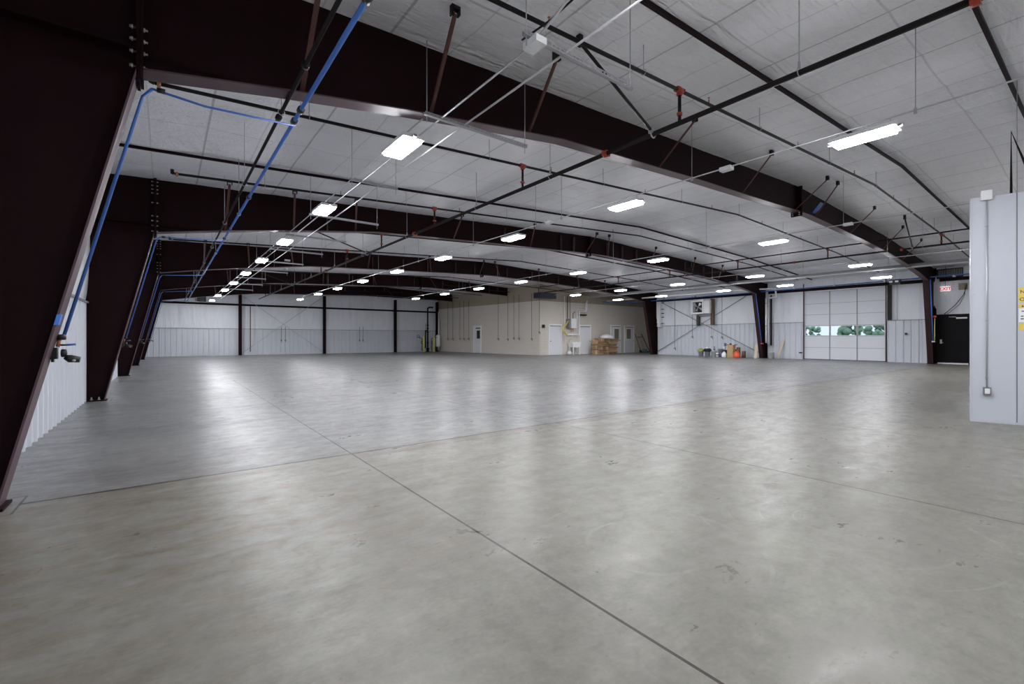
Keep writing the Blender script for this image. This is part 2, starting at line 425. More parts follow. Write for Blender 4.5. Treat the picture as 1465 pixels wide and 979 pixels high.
def wall(name, p0, p1, nrm, zr, openings=(), bay=1.9):
    """ribbed wainscot to zr, liner above to the roof; openings = [(s0,s1,ztop)] along p0->p1"""
    L_ = math.hypot(p1[0]-p0[0], p1[1]-p0[1]); ux, uy = (p1[0]-p0[0])/L_, (p1[1]-p0[1])/L_
    at = lambda s: (p0[0]+ux*s, p0[1]+uy*s)
    bk = MB()
    def slab(s0, s1, z0, z1):
        a, b = at(s0), at(s1); t = .15
        bk.hexa([(a[0], a[1], z0), (b[0], b[1], z0), (b[0]-nrm[0]*t, b[1]-nrm[1]*t, z0), (a[0]-nrm[0]*t, a[1]-nrm[1]*t, z0),
                 (a[0], a[1], z1), (b[0], b[1], z1), (b[0]-nrm[0]*t, b[1]-nrm[1]*t, z1), (a[0]-nrm[0]*t, a[1]-nrm[1]*t, z1)])
    segs = []; s = 0
    for s0, s1, zt in sorted(openings): segs.append((s, s0)); slab(s0, s1, zt, 5.2); s = s1
    segs.append((s, L_))
    for a, b in segs: slab(a, b, 0, 5.2)
    w = bk.build(name, 'ribbed'); structure(w)
    r = MB(); l = MB(); tr = MB()
    for a, b in segs:
        if b-a < .05: continue
        q0, q1 = at(a), at(b)
        o = lambda q, d: (q[0]+nrm[0]*d, q[1]+nrm[1]*d)
        ribbed(r, o(q0, .02), o(q1, .02), 0, zr, nrm)
        liner(l, o(q0, .03), o(q1, .03), zr, lambda x, y: roof(x)+.03, nrm, bay)
        e0, e1 = o(q0, .0), o(q1, .0); f0, f1 = o(q0, .075), o(q1, .075)
        tr.hexa([(*e0, zr-.01), (*e1, zr-.01), (*f1, zr-.01), (*f0, zr-.01), (*e0, zr+.02), (*e1, zr+.02), (*f1, zr+.02), (*f0, zr+.02)])
    for s0, s1, zt in openings:
        q0, q1 = at(s0), at(s1); o = lambda q, d: (q[0]+nrm[0]*d, q[1]+nrm[1]*d)
        liner(l, o(q0, .03), o(q1, .03), zt+.02, lambda x, y: roof(x)+.03, nrm, bay, .02)
    structure(r.build('ribbed_panel', 'ribbed', w, fix=False)); structure(l.build('insulation_liner', 'wall fabric', w, fix=False)); structure(tr.build('panel_trim', 'grey metal', w))
    return w
wall('wall_left', (XL, YN), (XL, YW), (1, 0), 1.95)
wall('wall_far', (XL, YW), (20.5, YW), (0, -1), 1.92, bay=1.95)
DY0, DY1, DZ = 7.10, 10.97, 3.93
wall('wall_right', (XR, 21.55), (XR, YN), (-1, 0), 2.17, [(21.55-DY1, 21.55-DY0, DZ)], bay=1.55)
wall('wall_near', (XE, YN), (XL, YN), (0, 1), 2.1)
structure(MB().box(XR+.15, XE, 21.4, 21.55, 0, 5).build('wall_alcove', 'ribbed'))
structure(MB().box(XE-.1, XE, 21.55, 24.8, 0, 5).build('wall_alcove_end', 'block'))
# office block
bx0, bx1 = block_x(24.8), block_x(YW)
wo = MB()
ys_ = 24.9; bs_ = block_x(24.9)
wo.hexa([(bs_, ys_, 0), (bs_+.2, ys_, 0), (bx1+.2, YW, 0), (bx1, YW, 0), (bs_, ys_, 3.95), (bs_+.2, ys_, 3.95), (bx1+.2, YW, 3.95), (bx1, YW, 3.95)])
w = structure(wo.build('wall_office_side', 'block'))
e = .02
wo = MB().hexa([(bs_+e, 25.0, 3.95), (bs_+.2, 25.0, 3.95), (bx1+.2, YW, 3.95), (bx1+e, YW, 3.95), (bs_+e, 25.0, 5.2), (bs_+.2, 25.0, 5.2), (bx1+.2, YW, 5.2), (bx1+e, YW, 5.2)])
structure(wo.build('upper_wall_shaded', 'tan shade', w))  # upper wall strip, coloured darker for the shade over the lamps
w = structure(MB().box(bx0, XE, 24.8, 25.0, 0, 3.95).build('wall_office_front', 'block'))
structure(MB().box(bx0+e, XE, 24.8+e, 25.0, 3.95, 5.2).build('upper_wall_shaded', 'tan shade', w))

# ------------------------------------------------------------------ steel frames
BX = [-.17, .9, 2.2, 3.3, 4.7, 5.8, 8.35, 10.5, 13.5, 14.3, 18.8, 22, 24.6, 26.8, 28.5]
BZ = [3.49, 3.68, 3.88, 4.03, 4.21, 4.27, 4.41, 4.50, 4.64, 4.66, 4.60, 4.50, 4.35, 4.18, 3.97]
def rbot(x): return interp(x, BX, BZ)
where = ['beside the camera', 'second from the camera', 'third from the camera', 'fourth from the camera', 'fifth from the camera, nearest the far wall']
def fl_strip(mb, pts, w, t, up):
    """flange plate following pts (x,y,z); width w across y, thickness t toward up(+1/-1)"""
    for a, b in zip(pts[:-1], pts[1:]):
        dx, dz = b[0]-a[0], b[2]-a[2]; l = math.hypot(dx, dz); nx, nz = -dz/l*t*up, dx/l*t*up
        mb.hexa([(a[0], a[1]-w, a[2]), (b[0], b[1]-w, b[2]), (b[0], b[1]+w, b[2]), (a[0], a[1]+w, a[2]),
                 (a[0]+nx, a[1]-w, a[2]+nz), (b[0]+nx, b[1]-w, b[2]+nz), (b[0]+nx, b[1]+w, b[2]+nz), (a[0]+nx, a[1]+w, a[2]+nz)])
for i in range(5):
    y = YL[i]; k = (YR[i]-YL[i])/30.4
    # left column
    t = thing('steel_column', 'dark maroon tapered steel column on the left wall, '+where[i], 'column', (-1.0, y, 0), 'tapered columns along the left wall')
    MB().prism([(-1.265, y-.006, .02), (-.975, y-.006, .02), (-.19, y-.006, 3.47), (-.19, y-.006, roof(-.2)+.03), (-1.265, y-.006, 4.56)], (0, .012, 0)).build('web', 'maroon steel', t)
    m = MB(); fl_strip(m, [(-.975, y, .02), (-.19, y, 3.47)], .115, .014, -1); m.build('inner_flange', 'maroon highlight', t)
    MB().box(-1.275, -1.262, y-.115, y+.115, .02, 4.56).build('outer_flange', 'maroon steel', t)
    MB().box(-1.27, -.93, y-.13, y+.13, 0, .02).build('base_plate', 'maroon steel', t)
    MB().box(-.19, -.168, y-.115, y+.115, 3.38, roof(-.2)+.03).build('end_plate', 'maroon steel', t)
    MB().box(-1.262, -.19, y-.11, y-.006, 3.63, 3.645).build('stiffener', 'maroon steel', t)
    bz = [3.50, 3.62, 3.72, 3.82, 4.10, 4.30, 4.38, 4.46, 4.54] if i < 3 else []
    for z in bz:
        for yo in (-.07,):
            MB().lathe([(.011, -.012), (.011, 0), (.017, 0), (.017, .012), (.008, .013), (.008, .03)], (-.205-.018, y+yo, z), 6, 'x').build('bolt', 'bolt', t)
    if i < 2:
        for xo in (-1.16, -1.05):
            MB().lathe([(.022, 0), (.022, .02), (.012, .02), (.012, .06)], (xo, y-.07, .02), 6).build('anchor_bolt', 'bolt', t)
    # rafter
    xe = 28.5 if i < 3 else block_x(yf(i, 21))-.03
    t = thing('roof_rafter', 'dark maroon steel roof beam spanning the hall, '+where[i], 'beam', (-.165, y, 3.49), 'roof beams')
    xs = [x for x in BX if x < xe]+[xe]
    bot = [(x, yf(i, x), rbot(x)) for x in xs]; bot[0] = (-.165, yf(i, -.165), 3.49)
    top = [(x, yf(i, x), roof(x)+.03) for x in xs]; top[0] = (-.165, yf(i, -.165), roof(-.165)+.03)
    m = MB()
    for a in range(len(xs)-1):
        p, q, r, s = bot[a], bot[a+1], top[a+1], top[a]
        m.hexa([(p[0], p[1]-.005, p[2]), (q[0], q[1]-.005, q[2]), (q[0], q[1]+.005, q[2]), (p[0], p[1]+.005, p[2]), (s[0], s[1]-.005, s[2]), (r[0], r[1]-.005, r[2]), (r[0], r[1]+.005, r[2]), (s[0], s[1]+.005, s[2])])
    m.build('web', 'maroon steel', t)
    m = MB(); fl_strip(m, bot, .10, .014, -1); m.build('bottom_flange', 'maroon highlight', t)
    # end plate and bolts at the knee
    m = MB().box(-.166, -.146, y-.115, y+.115, 3.40, roof(-.2)+.03); m.build('end_plate', 'maroon steel', t)
    for z in bz:
        MB().lathe([(.017, 0), (.017, .012), (.008, .013), (.008, .03)], (-.146, y-.07, z), 6, 'x').build('bolt', 'bolt', t)
    # splice at the ridge
    if xe > 14:
        for xo, h in ((13.46, 1), (13.5, 1)):
            yy = yf(i, xo)
            MB().box(xo, xo+.025, yy-.13, yy+.13, rbot(xo)-.12, roof(xo)).build('splice_plate', 'maroon steel', t)
        yy = yf(i, 13.5)
        for xo in (13.43, 13.525):
            for zo in (-.09, -.04):
                for yo in (-.08, .08):
                    MB().box(xo, xo+.03, yy+yo-.012, yy+yo+.012, rbot(13.5)+zo-.012, rbot(13.5)+zo+.012).build('bolt', 'bolt', t)
    # web stiffeners (rafter two is stiffened past the ridge)
    # kicker braces from the bottom flange up to the roof
    bxs = [1.1, 2.55, 4.1, 7.2, 10.4, 13.35, 14.7, 17.7, 21.3, 24.0] if i < 3 else [2.55, 7.2, 10.4, 14.7, 17.7]
    txs = [1.1, 2.4, 3.85, 7.0, 9.9, 13.05, 13.8, 16.95, 20.2, 22.9] if i < 3 else [2.4, 7.0, 9.9, 13.8, 16.95]
    for bxx, tx in zip(bxs, txs):
        yb = yf(i, bxx); yt = yb-.85; zt = roof(tx)-.10; zb = rbot(bxx)+.03
        m = MB(); w_ = .024
        dx, dy, dz = tx-bxx, yt-(yb-.01), zt-zb
        m.prism([(bxx-w_, yb-.012, zb), (bxx+w_, yb-.012, zb), (bxx+w_, yb-.02, zb), (bxx-w_+.008, yb-.02, zb), (bxx-w_+.008, yb-.05, zb), (bxx-w_, yb-.05, zb)], (dx, dy, dz))
        br = m.build('flange_brace', 'brown angle', t)
        m = MB().box(tx-.05, tx+.05, yt-.035, yt+.02, zt+.04, zt+.08).box(tx-.05, tx-.035, yt-.035, yt+.02, zt-.03, zt+.04).box(tx+.035, tx+.05, yt-.035, yt+.02, zt-.01, zt+.04)
        m.build('bracket', 'black pipe', br)
    # far-side stiffener bars on the web
    if i in (1, 2, 3):
        for xx in ([3.35, 9.2, 11.9, 12.6, 14.6, 15.6, 16.6, 20.6, 22.4] if i == 1 else [3.4, 6.2, 7.4, 8.9, 10.2, 11.8, 13.0, 15.2, 17.1, 19.3]):
            if xx < xe-.3:
                yy = yf(i, xx); MB().box(xx-.006, xx+.006, yy-.095, yy-.006, rbot(xx)+.01, roof(xx)-.09).build('web_stiffener', 'maroon highlight', t)
    # right column
    if i < 3:
        yr = YR[i]
        t = thing('steel_column', ['dark maroon tapered column on the right wall beside the black exit door', 'dark maroon tapered column on the right wall with white plastic pipes on it', 'dark maroon tapered column between the office doors and the cross braced wall'][i], 'column', (29.8, yr, 0), 'tapered columns along the right wall')
        MB().prism([(29.46, yr-.006, .02), (30.08, yr-.006, .02), (30.08, yr-.006, roof(30.1)), (28.52, yr-.006, roof(28.5)+.03), (28.52, yr-.006, 3.97)], (0, .012, 0)).build('web', 'maroon steel', t)
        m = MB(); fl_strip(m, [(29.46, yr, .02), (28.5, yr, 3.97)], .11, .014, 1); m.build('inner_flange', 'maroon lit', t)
        MB().box(30.08, 30.095, yr-.11, yr+.11, .02, roof(30.1)).build('outer_flange', 'maroon steel', t)
        MB().box(29.40, 30.09, yr-.13, yr+.13, 0, .02).build('base_plate', 'maroon steel', t)
MB().prism([(14.55, yf(0, 14.6)-.012, 4.80), (14.75, yf(0, 14.6)-.012, 4.80), (14.62, yf(0, 14.6)-.30, 4.98), (14.3, yf(0, 14.6)-.30, 4.98)], (0, .004, 0)).build('blue_rag', 'blue pipe')
tag(bpy.data.objects['blue_rag'], 'bright blue cloth wrapped at a brace on the nearest roof beam', 'cloth')

# brown roof struts lying on the fabric
for j, (y, n) in enumerate(((.90, 'dark brown roof strut crossing the top right corner of the view'), (2.93, 'dark brown roof strut running above the nearest overhead light on the right'), (10.12, 'dark brown roof strut just before the second roof beam'), (15.3, 'dark brown roof strut beyond the second roof beam'))):
    xs = [-1.2, 2, 4.7, 9, 13.7, 18, 22, 26, 29.9]
    m = MB(); pts = [(x, y+.012*x*(j > 1), roof(x)-.075) for x in xs]
    fl_strip(m, pts, .022, .045, 1)
    tag(m.build('roof_strut', 'maroon steel'), n, 'strut', 'roof struts')

# ------------------------------------------------------------------ far wall steel
for j, x in enumerate([4.32, 10.17, 16.16, 20.27]):
    t = thing('steel_post', 'dark steel post standing at the far wall, %s from the left' % ORD[j], 'column', (x, YW-.25, 0), 'far wall posts')
    y = YW-.25; zt = 4.62
    MB().box(x-.10, x+.10, y-.10, y-.085, 0, zt).build('flange', 'maroon steel', t)
    MB().box(x-.006, x+.006, y-.085, y+.085, 0, zt).build('web', 'maroon steel', t)
    MB().box(x-.10, x+.10, y+.085, y+.10, 0, zt).build('flange', 'maroon steel', t)
tag(MB().box(-1.15, 20.4, YW-.14, YW-.09, 3.60, 3.74).build('wall_girt', 'maroon steel'), 'long dark steel girt across the far wall above the bright panels', 'beam')
m = MB(); pts = [(-1.0, YW-.3, roof(-1)-.28), (10, YW-.3, roof(10)-.42), (13.7, YW-.3, roof(13.7)-.5), (20.4, YW-.3, roof(20.4)-.36)]
for a, b in zip(pts[:-1], pts[1:]):
    m.hexa([(a[0], a[1]-.06, a[2]), (b[0], b[1]-.06, b[2]), (b[0], b[1]+.06, b[2]), (a[0], a[1]+.06, a[2]), (a[0], a[1]-.06, a[2]+.2), (b[0], b[1]-.06, b[2]+.2), (b[0], b[1]+.06, b[2]+.2), (a[0], a[1]+.06, a[2]+.2)])
tag(m.build('end_wall_beam', 'maroon steel'), 'dark steel end beam under the roof at the far wall', 'beam')
for j, (a, b) in enumerate((((4.5, 38.25, .2), (10.0, 38.25, 4.5)), ((4.5, 38.21, 4.3), (10.0, 38.21, .2)))):
    tag(MB().tube([a, b], .014, 6).build('brace_rod', 'galvanised'), 'steel brace rod crossing the far wall, falling to the %s' % ['left', 'right'][j], 'brace')
for j, (a, b) in enumerate((((30.0, 21.0, .2), (29.98, 14.3, 3.98)), ((29.94, 20.6, 3.95), (29.94, 13.4, .3)))):
    tag(MB().tube([a, b], .02, 6).build('brace_rod', 'grey metal'), 'steel brace rod on the right wall, lower end near the %s' % ['office doors', 'gas can'][j], 'brace')
# eave strut on the right wall
tag(MB().box(29.93, 30.03, 5.45, 12.9, 4.0, 4.16).build('eave_beam', 'maroon steel'), 'dark steel eave beam above the white overhead door', 'beam')
tag(MB().box(29.93, 30.03, 13.3, 21.0, 4.0, 4.16).build('eave_beam', 'maroon steel'), 'dark steel eave beam above the cross braced wall', 'beam')
tag(MB().box(29.93, 30.03, -3, 5.0, 4.0, 4.16).build('eave_beam', 'maroon steel'), 'dark steel eave beam above the black exit door', 'beam')
tag(MB().box(29.90, 30.05, 6.84, 7.0, 2.19, 4.0).build('door_post', 'black pipe'), 'black steel post standing right of the overhead door', 'post')
t = thing('wall_louver', 'dark ribbed metal louver high above the black exit door', 'vent', (30.0, 4.65, 4.3))
MB().box(29.97, 30.05, 4.18, 5.11, 4.14, 4.60).build('frame', 'black plastic', t)
m = MB()
for q in range(14): m.box(29.955, 29.975, 4.22+q*.06, 4.25+q*.06, 4.2, 4.55)
m.build('slats', 'grey metal', t)

# ------------------------------------------------------------------ lamps
def make_light(loc, label, group, wire):
    t = thing('high_bay_light', label, 'ceiling light', loc, group); x, y, z = loc
    MB().box(x-.14, x+.14, y-.35, y+.35, z+.012, z+.06).box(x-.06, x+.06, y-.2, y+.2, z+.06, z+.09).build('housing', 'white metal', t)
    MB().box(x-.12, x+.12, y-.315, y+.315, z-.02, z+.012).build('diffuser', 'led', t)
    MB().tube([(x-.10, y-.30, z+.06), (x, y-.27, z+wire)], .003, 4).build('hanging_wire', 'galvanised', t)
    MB().tube([(x-.10, y+.30, z+.06), (x, y+.27, z+wire)], .003, 4).build('hanging_wire', 'galvanised', t)
    for s in (-1, 1):
        MB().box(x-.02, x+.02, y+s*.35, y+s*.395, z+.015, z+.045).build('end_clip', 'grey metal', t)
    return t
# (x, z, [y...], row name)
rows = [(2.44, 3.71, [1.72, -1.9, 5.55, 9.18, 12.83, 16.38, 19.98, 23.76, 27.54, 31.32, 35.64], 'row nearest the left wall'),
        (7.13, 3.82, [-1.9, -6, 1.91, 5.7, 9.31, 13.01, 16.7, 20.53, 24.36, 28.1, 32.62], 'second row from the left wall'),
        (13.40, 3.90, [-1.9, -6, 5.64, 9.35, 13.14, 16.88, 20.53, 24.27, 28.27], 'middle row'),
        (20.25, 3.91, [2, -1.9, -6, 5.53, 9.27, 13.0, 16.56, 20.07], 'row before the tube heater'),
        (24.74, 3.88, [-1.5, -5, 6.0, 9.86, 13.02, 17.02, 20.46], 'row nearest the right wall')]
proto = None
for x, z, ys, rn in rows:
    vis = 0
    for y in ys:
        if y > 2.5 or (y > 1.8 and 7 < x < 7.3): vis += 1
        lab = '%s LED panel light from the camera in the %s' % (ORD[max(vis, 1)-1], rn)
        if not vis: lab = 'LED panel light %s, %s' % ('far behind the camera' if y < -4 else 'just behind the camera' if y < 0 else 'overhead just out of view', rn)
        if proto is None: proto = make_light((x, y, z), lab, 'LED lights in the '+rn, .14)
        else: copy_thing(proto, (x, y, z), lab, 'LED lights in the '+rn)

def rod(mb, x, y, z0, z1): mb.tube([(x, y, z0), (x, y, z1)], .005, 5)
# conduits carrying the light rows
def conduit(label, pts, r, rods, boxes=(), mat='conduit', group=None):
    t = thing('light_conduit', label, 'conduit', pts[0], group)
    MB().tube(pts, r, 8).build('tube', mat, t)
    for x, y, z in rods:
        m = MB(); rod(m, x, y, z-.03, roof(x)); m.box(x-.015, x+.015, y-.015, y+.015, z-.04, z+.02); m.build('hanger_rod', 'galvanised', t)
    for x, y, z in boxes:
        MB().box(x-.06, x+.06, y-.09, y+.09, z-.03, z+.03).build('junction_box', 'white metal', t)
    return t
conduit('thin steel conduit over the left row of lights', [(2.46, 5.0, 3.885), (2.46, 36, 3.885)], .009, [])
conduit('bent steel conduit right of the left row of lights, nearer of two', [(2.62, 36, 3.875), (2.62, 3.3, 3.875), (2.58, 3.1, 3.85), (2.56, 2.9, 3.87), (2.6, 2.5, 4.05), (2.62, 2.2, 4.10), (2.62, -5, 4.10)], .011, [], [(2.55, 3.02, 3.80)])
conduit('straight steel conduit beside the left row of lights, farther of two', [(2.93, -5, 3.875), (2.93, 36, 3.875)], .011, [])
conduit('black cable sagging from the strut rail near the top of the view', [(2.55, 3.2, 3.93), (2.62, 2.9, 3.97), (2.70, 2.6, 4.08), (2.75, 2.2, 4.16), (2.8, 1.2, 4.2)], .009, [], mat='black pipe')
conduit('steel conduit over the second row of lights', [(7.12, -6, 3.97), (7.12, 36, 3.97)], .011, [(7.12, .35, 3.97), (7.12, 1.4, 3.97), (7.12, 4.3, 3.97), (7.12, 7.5, 3.97), (7.12, 8.4, 3.97), (7.12, 11.2, 3.97), (7.12, 14.8, 3.97), (7.12, 18.6, 3.97), (7.12, 22.4, 3.97), (7.12, 26, 3.97)], [(7.12, 3.7, 3.95), (7.12, 7.9, 3.95)])
conduit('steel conduit over the middle row of lights', [(13.4, -6, 4.07), (13.4, 33, 4.07)], .011, [(13.4, 4.0, 4.07), (13.4, 7.6, 4.07), (13.4, 11.3, 4.07), (13.4, 15.1, 4.07), (13.4, 18.8, 4.07), (13.4, 22.6, 4.07)], [(13.4, 3.9, 4.06)])
conduit('steel conduit over the fourth row of lights', [(20.25, 1, 4.07), (20.25, 22, 4.07)], .011, [(20.25, 3.8, 4.07), (20.25, 7.4, 4.07), (20.25, 11.2, 4.07), (20.25, 14.8, 4.07)])
for j, (x0, x1, y) in enumerate([(2.44, 3.9, 3.04), (2.4, 3.93, 4.83), (2.42, 3.24, 7.57), (2.42, 3.92, 10.25), (2.42, 3.92, 12.59), (2.42, 3.92, 14.91), (2.42, 3.92, 17.42), (2.42, 3.93, 20.06), (2.42, 3.56, 22.71), (2.42, 3.83, 25.35), (2.42, 3.83, 28.40)]):
    t = thing('strut_rail', 'slotted steel strut rail hung crosswise below the left conduits, %s from the camera' % ORD[j], 'rail', (x0, y, 3.850), 'strut rails carrying the left conduits')
    m = MB().box(x0, x1, y+.016, y+.020, 3.850, 3.890).box(x0, x1, y-.020, y+.020, 3.850, 3.853)
    if j < 2:
        m.box(x0, x1, y-.020, y-.016, 3.853, 3.862).box(x0, x1, y-.020, y-.016, 3.878, 3.890); q = x0
        while q < x1: m.box(q, q+.024, y-.020, y-.016, 3.862, 3.878); q += .05
    else: m.box(x0, x1, y-.020, y-.016, 3.850, 3.890)
    m.build('channel', 'galvanised', t)
    for x in (x0+.03, x1-.03):
        m = MB(); rod(m, x, y, 3.770, roof(x)); m.build('hanger_rod', 'galvanised', t)

# ------------------------------------------------------------------ sprinkler pipes
def main_pipe(label, x, z, r, y0, y1, rods, group):
    t = thing('sprinkler_main', label, 'pipe', (x, y0, z), group)
    MB().tube([(x, y0, z), (x, y1, z)], r, 14).build('tube', 'black pipe', t)
    for y in rods:
        m = MB(); m.tube([(x, y, z+r+.06), (x, y, roof(x))], .006, 6); m.ring((x, y, z+.012), r+.014, .005, 'y'); m.box(x-.012, x+.012, y-.01, y+.01, z+r+.02, z+r+.09); m.build('hanger', 'galvanised', t)
    return t
mp = main_pipe('thick black sprinkler main running the length of the hall, left of the ridge', 5.42, 4.1, .033, .6, 37.5, [2.02, 6.0, 8.4, 12.0, 15.6, 18.9, 22.6, 26.0, 29.5, 33], 'sprinkler mains')
for y in (.68, 4.72, 11.5, 20.1):
    m = MB().lathe([(.042, -.035), (.055, -.03), (.055, .03), (.042, .035)], (5.42, y, 4.1), 14, 'y').box(5.36, 5.38, y-.03, y+.03, 4.07, 4.13).box(5.46, 5.49, y-.03, y+.03, 4.07, 4.13); m.build('coupling', 'red fitting', mp)
mr = main_pipe('thinner black sprinkler main right of the ridge, lower of a pair', 20.95, 4.42, .032, 2.2, 24.5, [4.9, 8.5, 11, 14, 17, 20.5], 'sprinkler mains')
for y in (4.5, 8.0): MB().lathe([(.034, -.035), (.05, -.03), (.05, .03), (.034, .035)], (20.95, y, 4.42), 12, 'y').build('coupling', 'red fitting', mr)
t = thing('gas_pipe', 'thin black pipe running above the right sprinkler main, upper of a pair', 'pipe', (20.85, 2, 4.82))
MB().tube([(20.85, 2.0, 4.82), (20.85, 24.6, 4.82)], .025, 10).build('tube', 'black pipe', t)
for y in (3.2, 6.2, 9.4, 12.6, 16, 19.5):
    m = MB(); rod(m, 20.85, y, 4.84, roof(20.85)); m.ring((20.85, y, 4.82), .034, .004); m.build('hanger', 'galvanised', t)
by = [3.45, 6.78, 10.35, 13.9, 17.3, 20.9, 24.4, 27.9, 31.4, 34.8]
for j, y in enumerate(by):
    x1 = 27.6 if y < 24.6 else block_x(y)-.15
    t = thing('sprinkler_branch', 'black sprinkler branch pipe crossing under the roof, %s from the camera' % ORD[j], 'pipe', (0.15, y, roof(.15)-.35), 'sprinkler branch pipes')
    xs = [-.1 if j == 1 else .13, 4.7, 9, 13.7, 18, 22, x1]
    xs = [q for q in xs if q <= x1]
    dd = .35
    MB().tube([(q, y, roof(q)-dd) for q in xs], .023, 10).build('tube', 'black pipe', t)
    m = MB().tube([(xs[0], y, roof(xs[0])-dd-.0), (xs[0]-.03, y, roof(xs[0])-dd+.01), (xs[0]-.03, y, roof(xs[0])-dd+.07)], .03, 8)
    m.build('elbow', 'black pipe', t); MB().lathe([(.03, 0), (.04, .005), (.04, .035), (.03, .04)], (xs[0]+.02, y, roof(xs[0])-dd), 10, 'x').build('coupling', 'copper clamp', t)
    q = 1.6
    while q < x1:
        if not (abs(q-5.42) < .3):
            z = roof(q)-dd; m = MB(); m.tube([(q, y, z+.05), (q, y, roof(q))], .006, 5); m.ring((q, y, z+.006), .034, .004, 'x', 12); m.build('hanger', 'galvanised', t)
        q += 3.05
    q = 3.1
    while q < x1:
        z = roof(q)-dd; MB().lathe([(.011, 0), (.011, .045), (.006, .05), (.006, .075), (.016, .076), (.016, .08)], (q, y, z+.02), 8).build('sprinkler_head', 'copper clamp', t); q += 3.05
    for xm, zm in ((5.42, 4.1), (20.95, 4.42)):
        if xm < x1 and y < 24.6 or xm < 6:
            z = roof(xm)-dd
            MB().tube([(xm, y, zm+.02), (xm, y, z)], .022, 10).build('riser', 'black pipe', t)
            if j < 5:
                m = MB().lathe([(.032, -.06), (.042, -.055), (.042, .055), (.032, .06)], (xm, y, z), 10, 'x').lathe([(.026, -.07), (.04, -.065), (.04, -.03), (.03, -.02)], (xm, y, z), 10)
                for s in (-.05, .05): m.box(xm+s-.012, xm+s+.012, y-.05, y+.05, z-.012, z+.012)
                m.build('tee_fitting', 'red fitting', t)
                m = MB().lathe([(.024, 0), (.036, .005), (.036, .035), (.024, .04)], (xm, y, zm+.10 if z-zm > .25 else zm+.06), 10); m.box(xm-.052, xm+.052, y-.01, y+.01, zm+.11 if z-zm > .25 else zm+.07, zm+.125 if z-zm > .25 else zm+.085); m.build('coupling', 'red fitting', t)
# sway braces on the mains
for j, (p, q) in enumerate([((5.40, 3.86, 4.13), (3.86, 3.76, 4.72)), ((5.40, 15.2, 4.13), (3.45, 15.1, 4.70)), ((5.40, 26.5, 4.13), (3.6, 26.4, 4.70)), ((20.93, 4.2, 4.45), (18.75, 3.95, 5.08)), ((20.93, 13.0, 4.45), (19.2, 12.9, 5.02))]):
    t = thing('sway_brace', ['slanting black pipe brace near the top centre with a bright clamp', 'slanting black pipe brace behind the second roof beam on the left main', 'slanting black pipe brace far down the left main', 'slanting black pipe brace at the right main, before the nearest beam end', 'slanting black pipe brace farther along the right main'][j], 'brace', p, 'sway braces on the sprinkler mains')
    MB().tube([p, q], .02, 8).build('tube', 'black pipe', t)
    x, y, z = p; MB().ring((x+.02, y, z-.03), .05, .010, 'y').box(x-.05, x-.02, y-.03, y+.03, z-.03, z+.05).build('clamp', 'galvanised', t)
    x, y, z = q; MB().box(x-.03, x+.03, y-.03, y+.03, z, roof(x)-.005).box(x-.015, x+.04, y-.035, y+.035, z-.04, z+.02).build('roof_bracket', 'black pipe', t)

# ------------------------------------------------------------------ black and blue pipes on the left
t = thing('gas_pipe', 'black pipe running the length of the hall left of the blue air pipe', 'pipe', (.985, .5, 3.66))
MB().tube([(.985, .5, 3.66), (.985, 36.5, 3.66)], .018, 10).build('tube', 'black pipe', t)
for y in (2.4, 5.35, 8.2, 11.2, 14.4, 17.5, 21, 24, 27, 30, 33):
    m = MB(); rod(m, .985, y, 3.69, roof(1) if abs(y-5.35) > .5 else 4.7); m.ring((.985, y, 3.66), .032, .005, 'y'); m.build('hanger', 'galvanised', t)
for y in (4.3, 5.5): MB().lathe([(.026, -.03), (.034, -.025), (.034, .025), (.026, .03)], (.985, y, 3.66), 10, 'y').build('coupling', 'black pipe', t)
t = thing('air_main', 'long blue compressed air pipe running down the left side of the hall', 'pipe', (1.11, .5, 3.6))
MB().tube([(1.11, .5, 3.6), (1.11, 36.5, 3.6)], .0195, 12).build('tube', 'blue pipe', t)
for y in (3.1, 5.05, 8.7, 11.5, 14.6, 17.4, 20.6, 23.5, 26.6, 29.6, 32.6):
    MB().lathe([(.026, -.035), (.036, -.03), (.036, .03), (.026, .035)], (1.11, y, 3.6), 12, 'y').build('coupling', 'black plastic', t)
for y in (5.05, 10.0, 15.0, 20, 25, 30):
    m = MB(); rod(m, 1.11, y, 3.63, min(roof(1.1), 4.7)); m.ring((1.11, y, 3.6), .03, .004); m.build('hanger', 'galvanised', t)
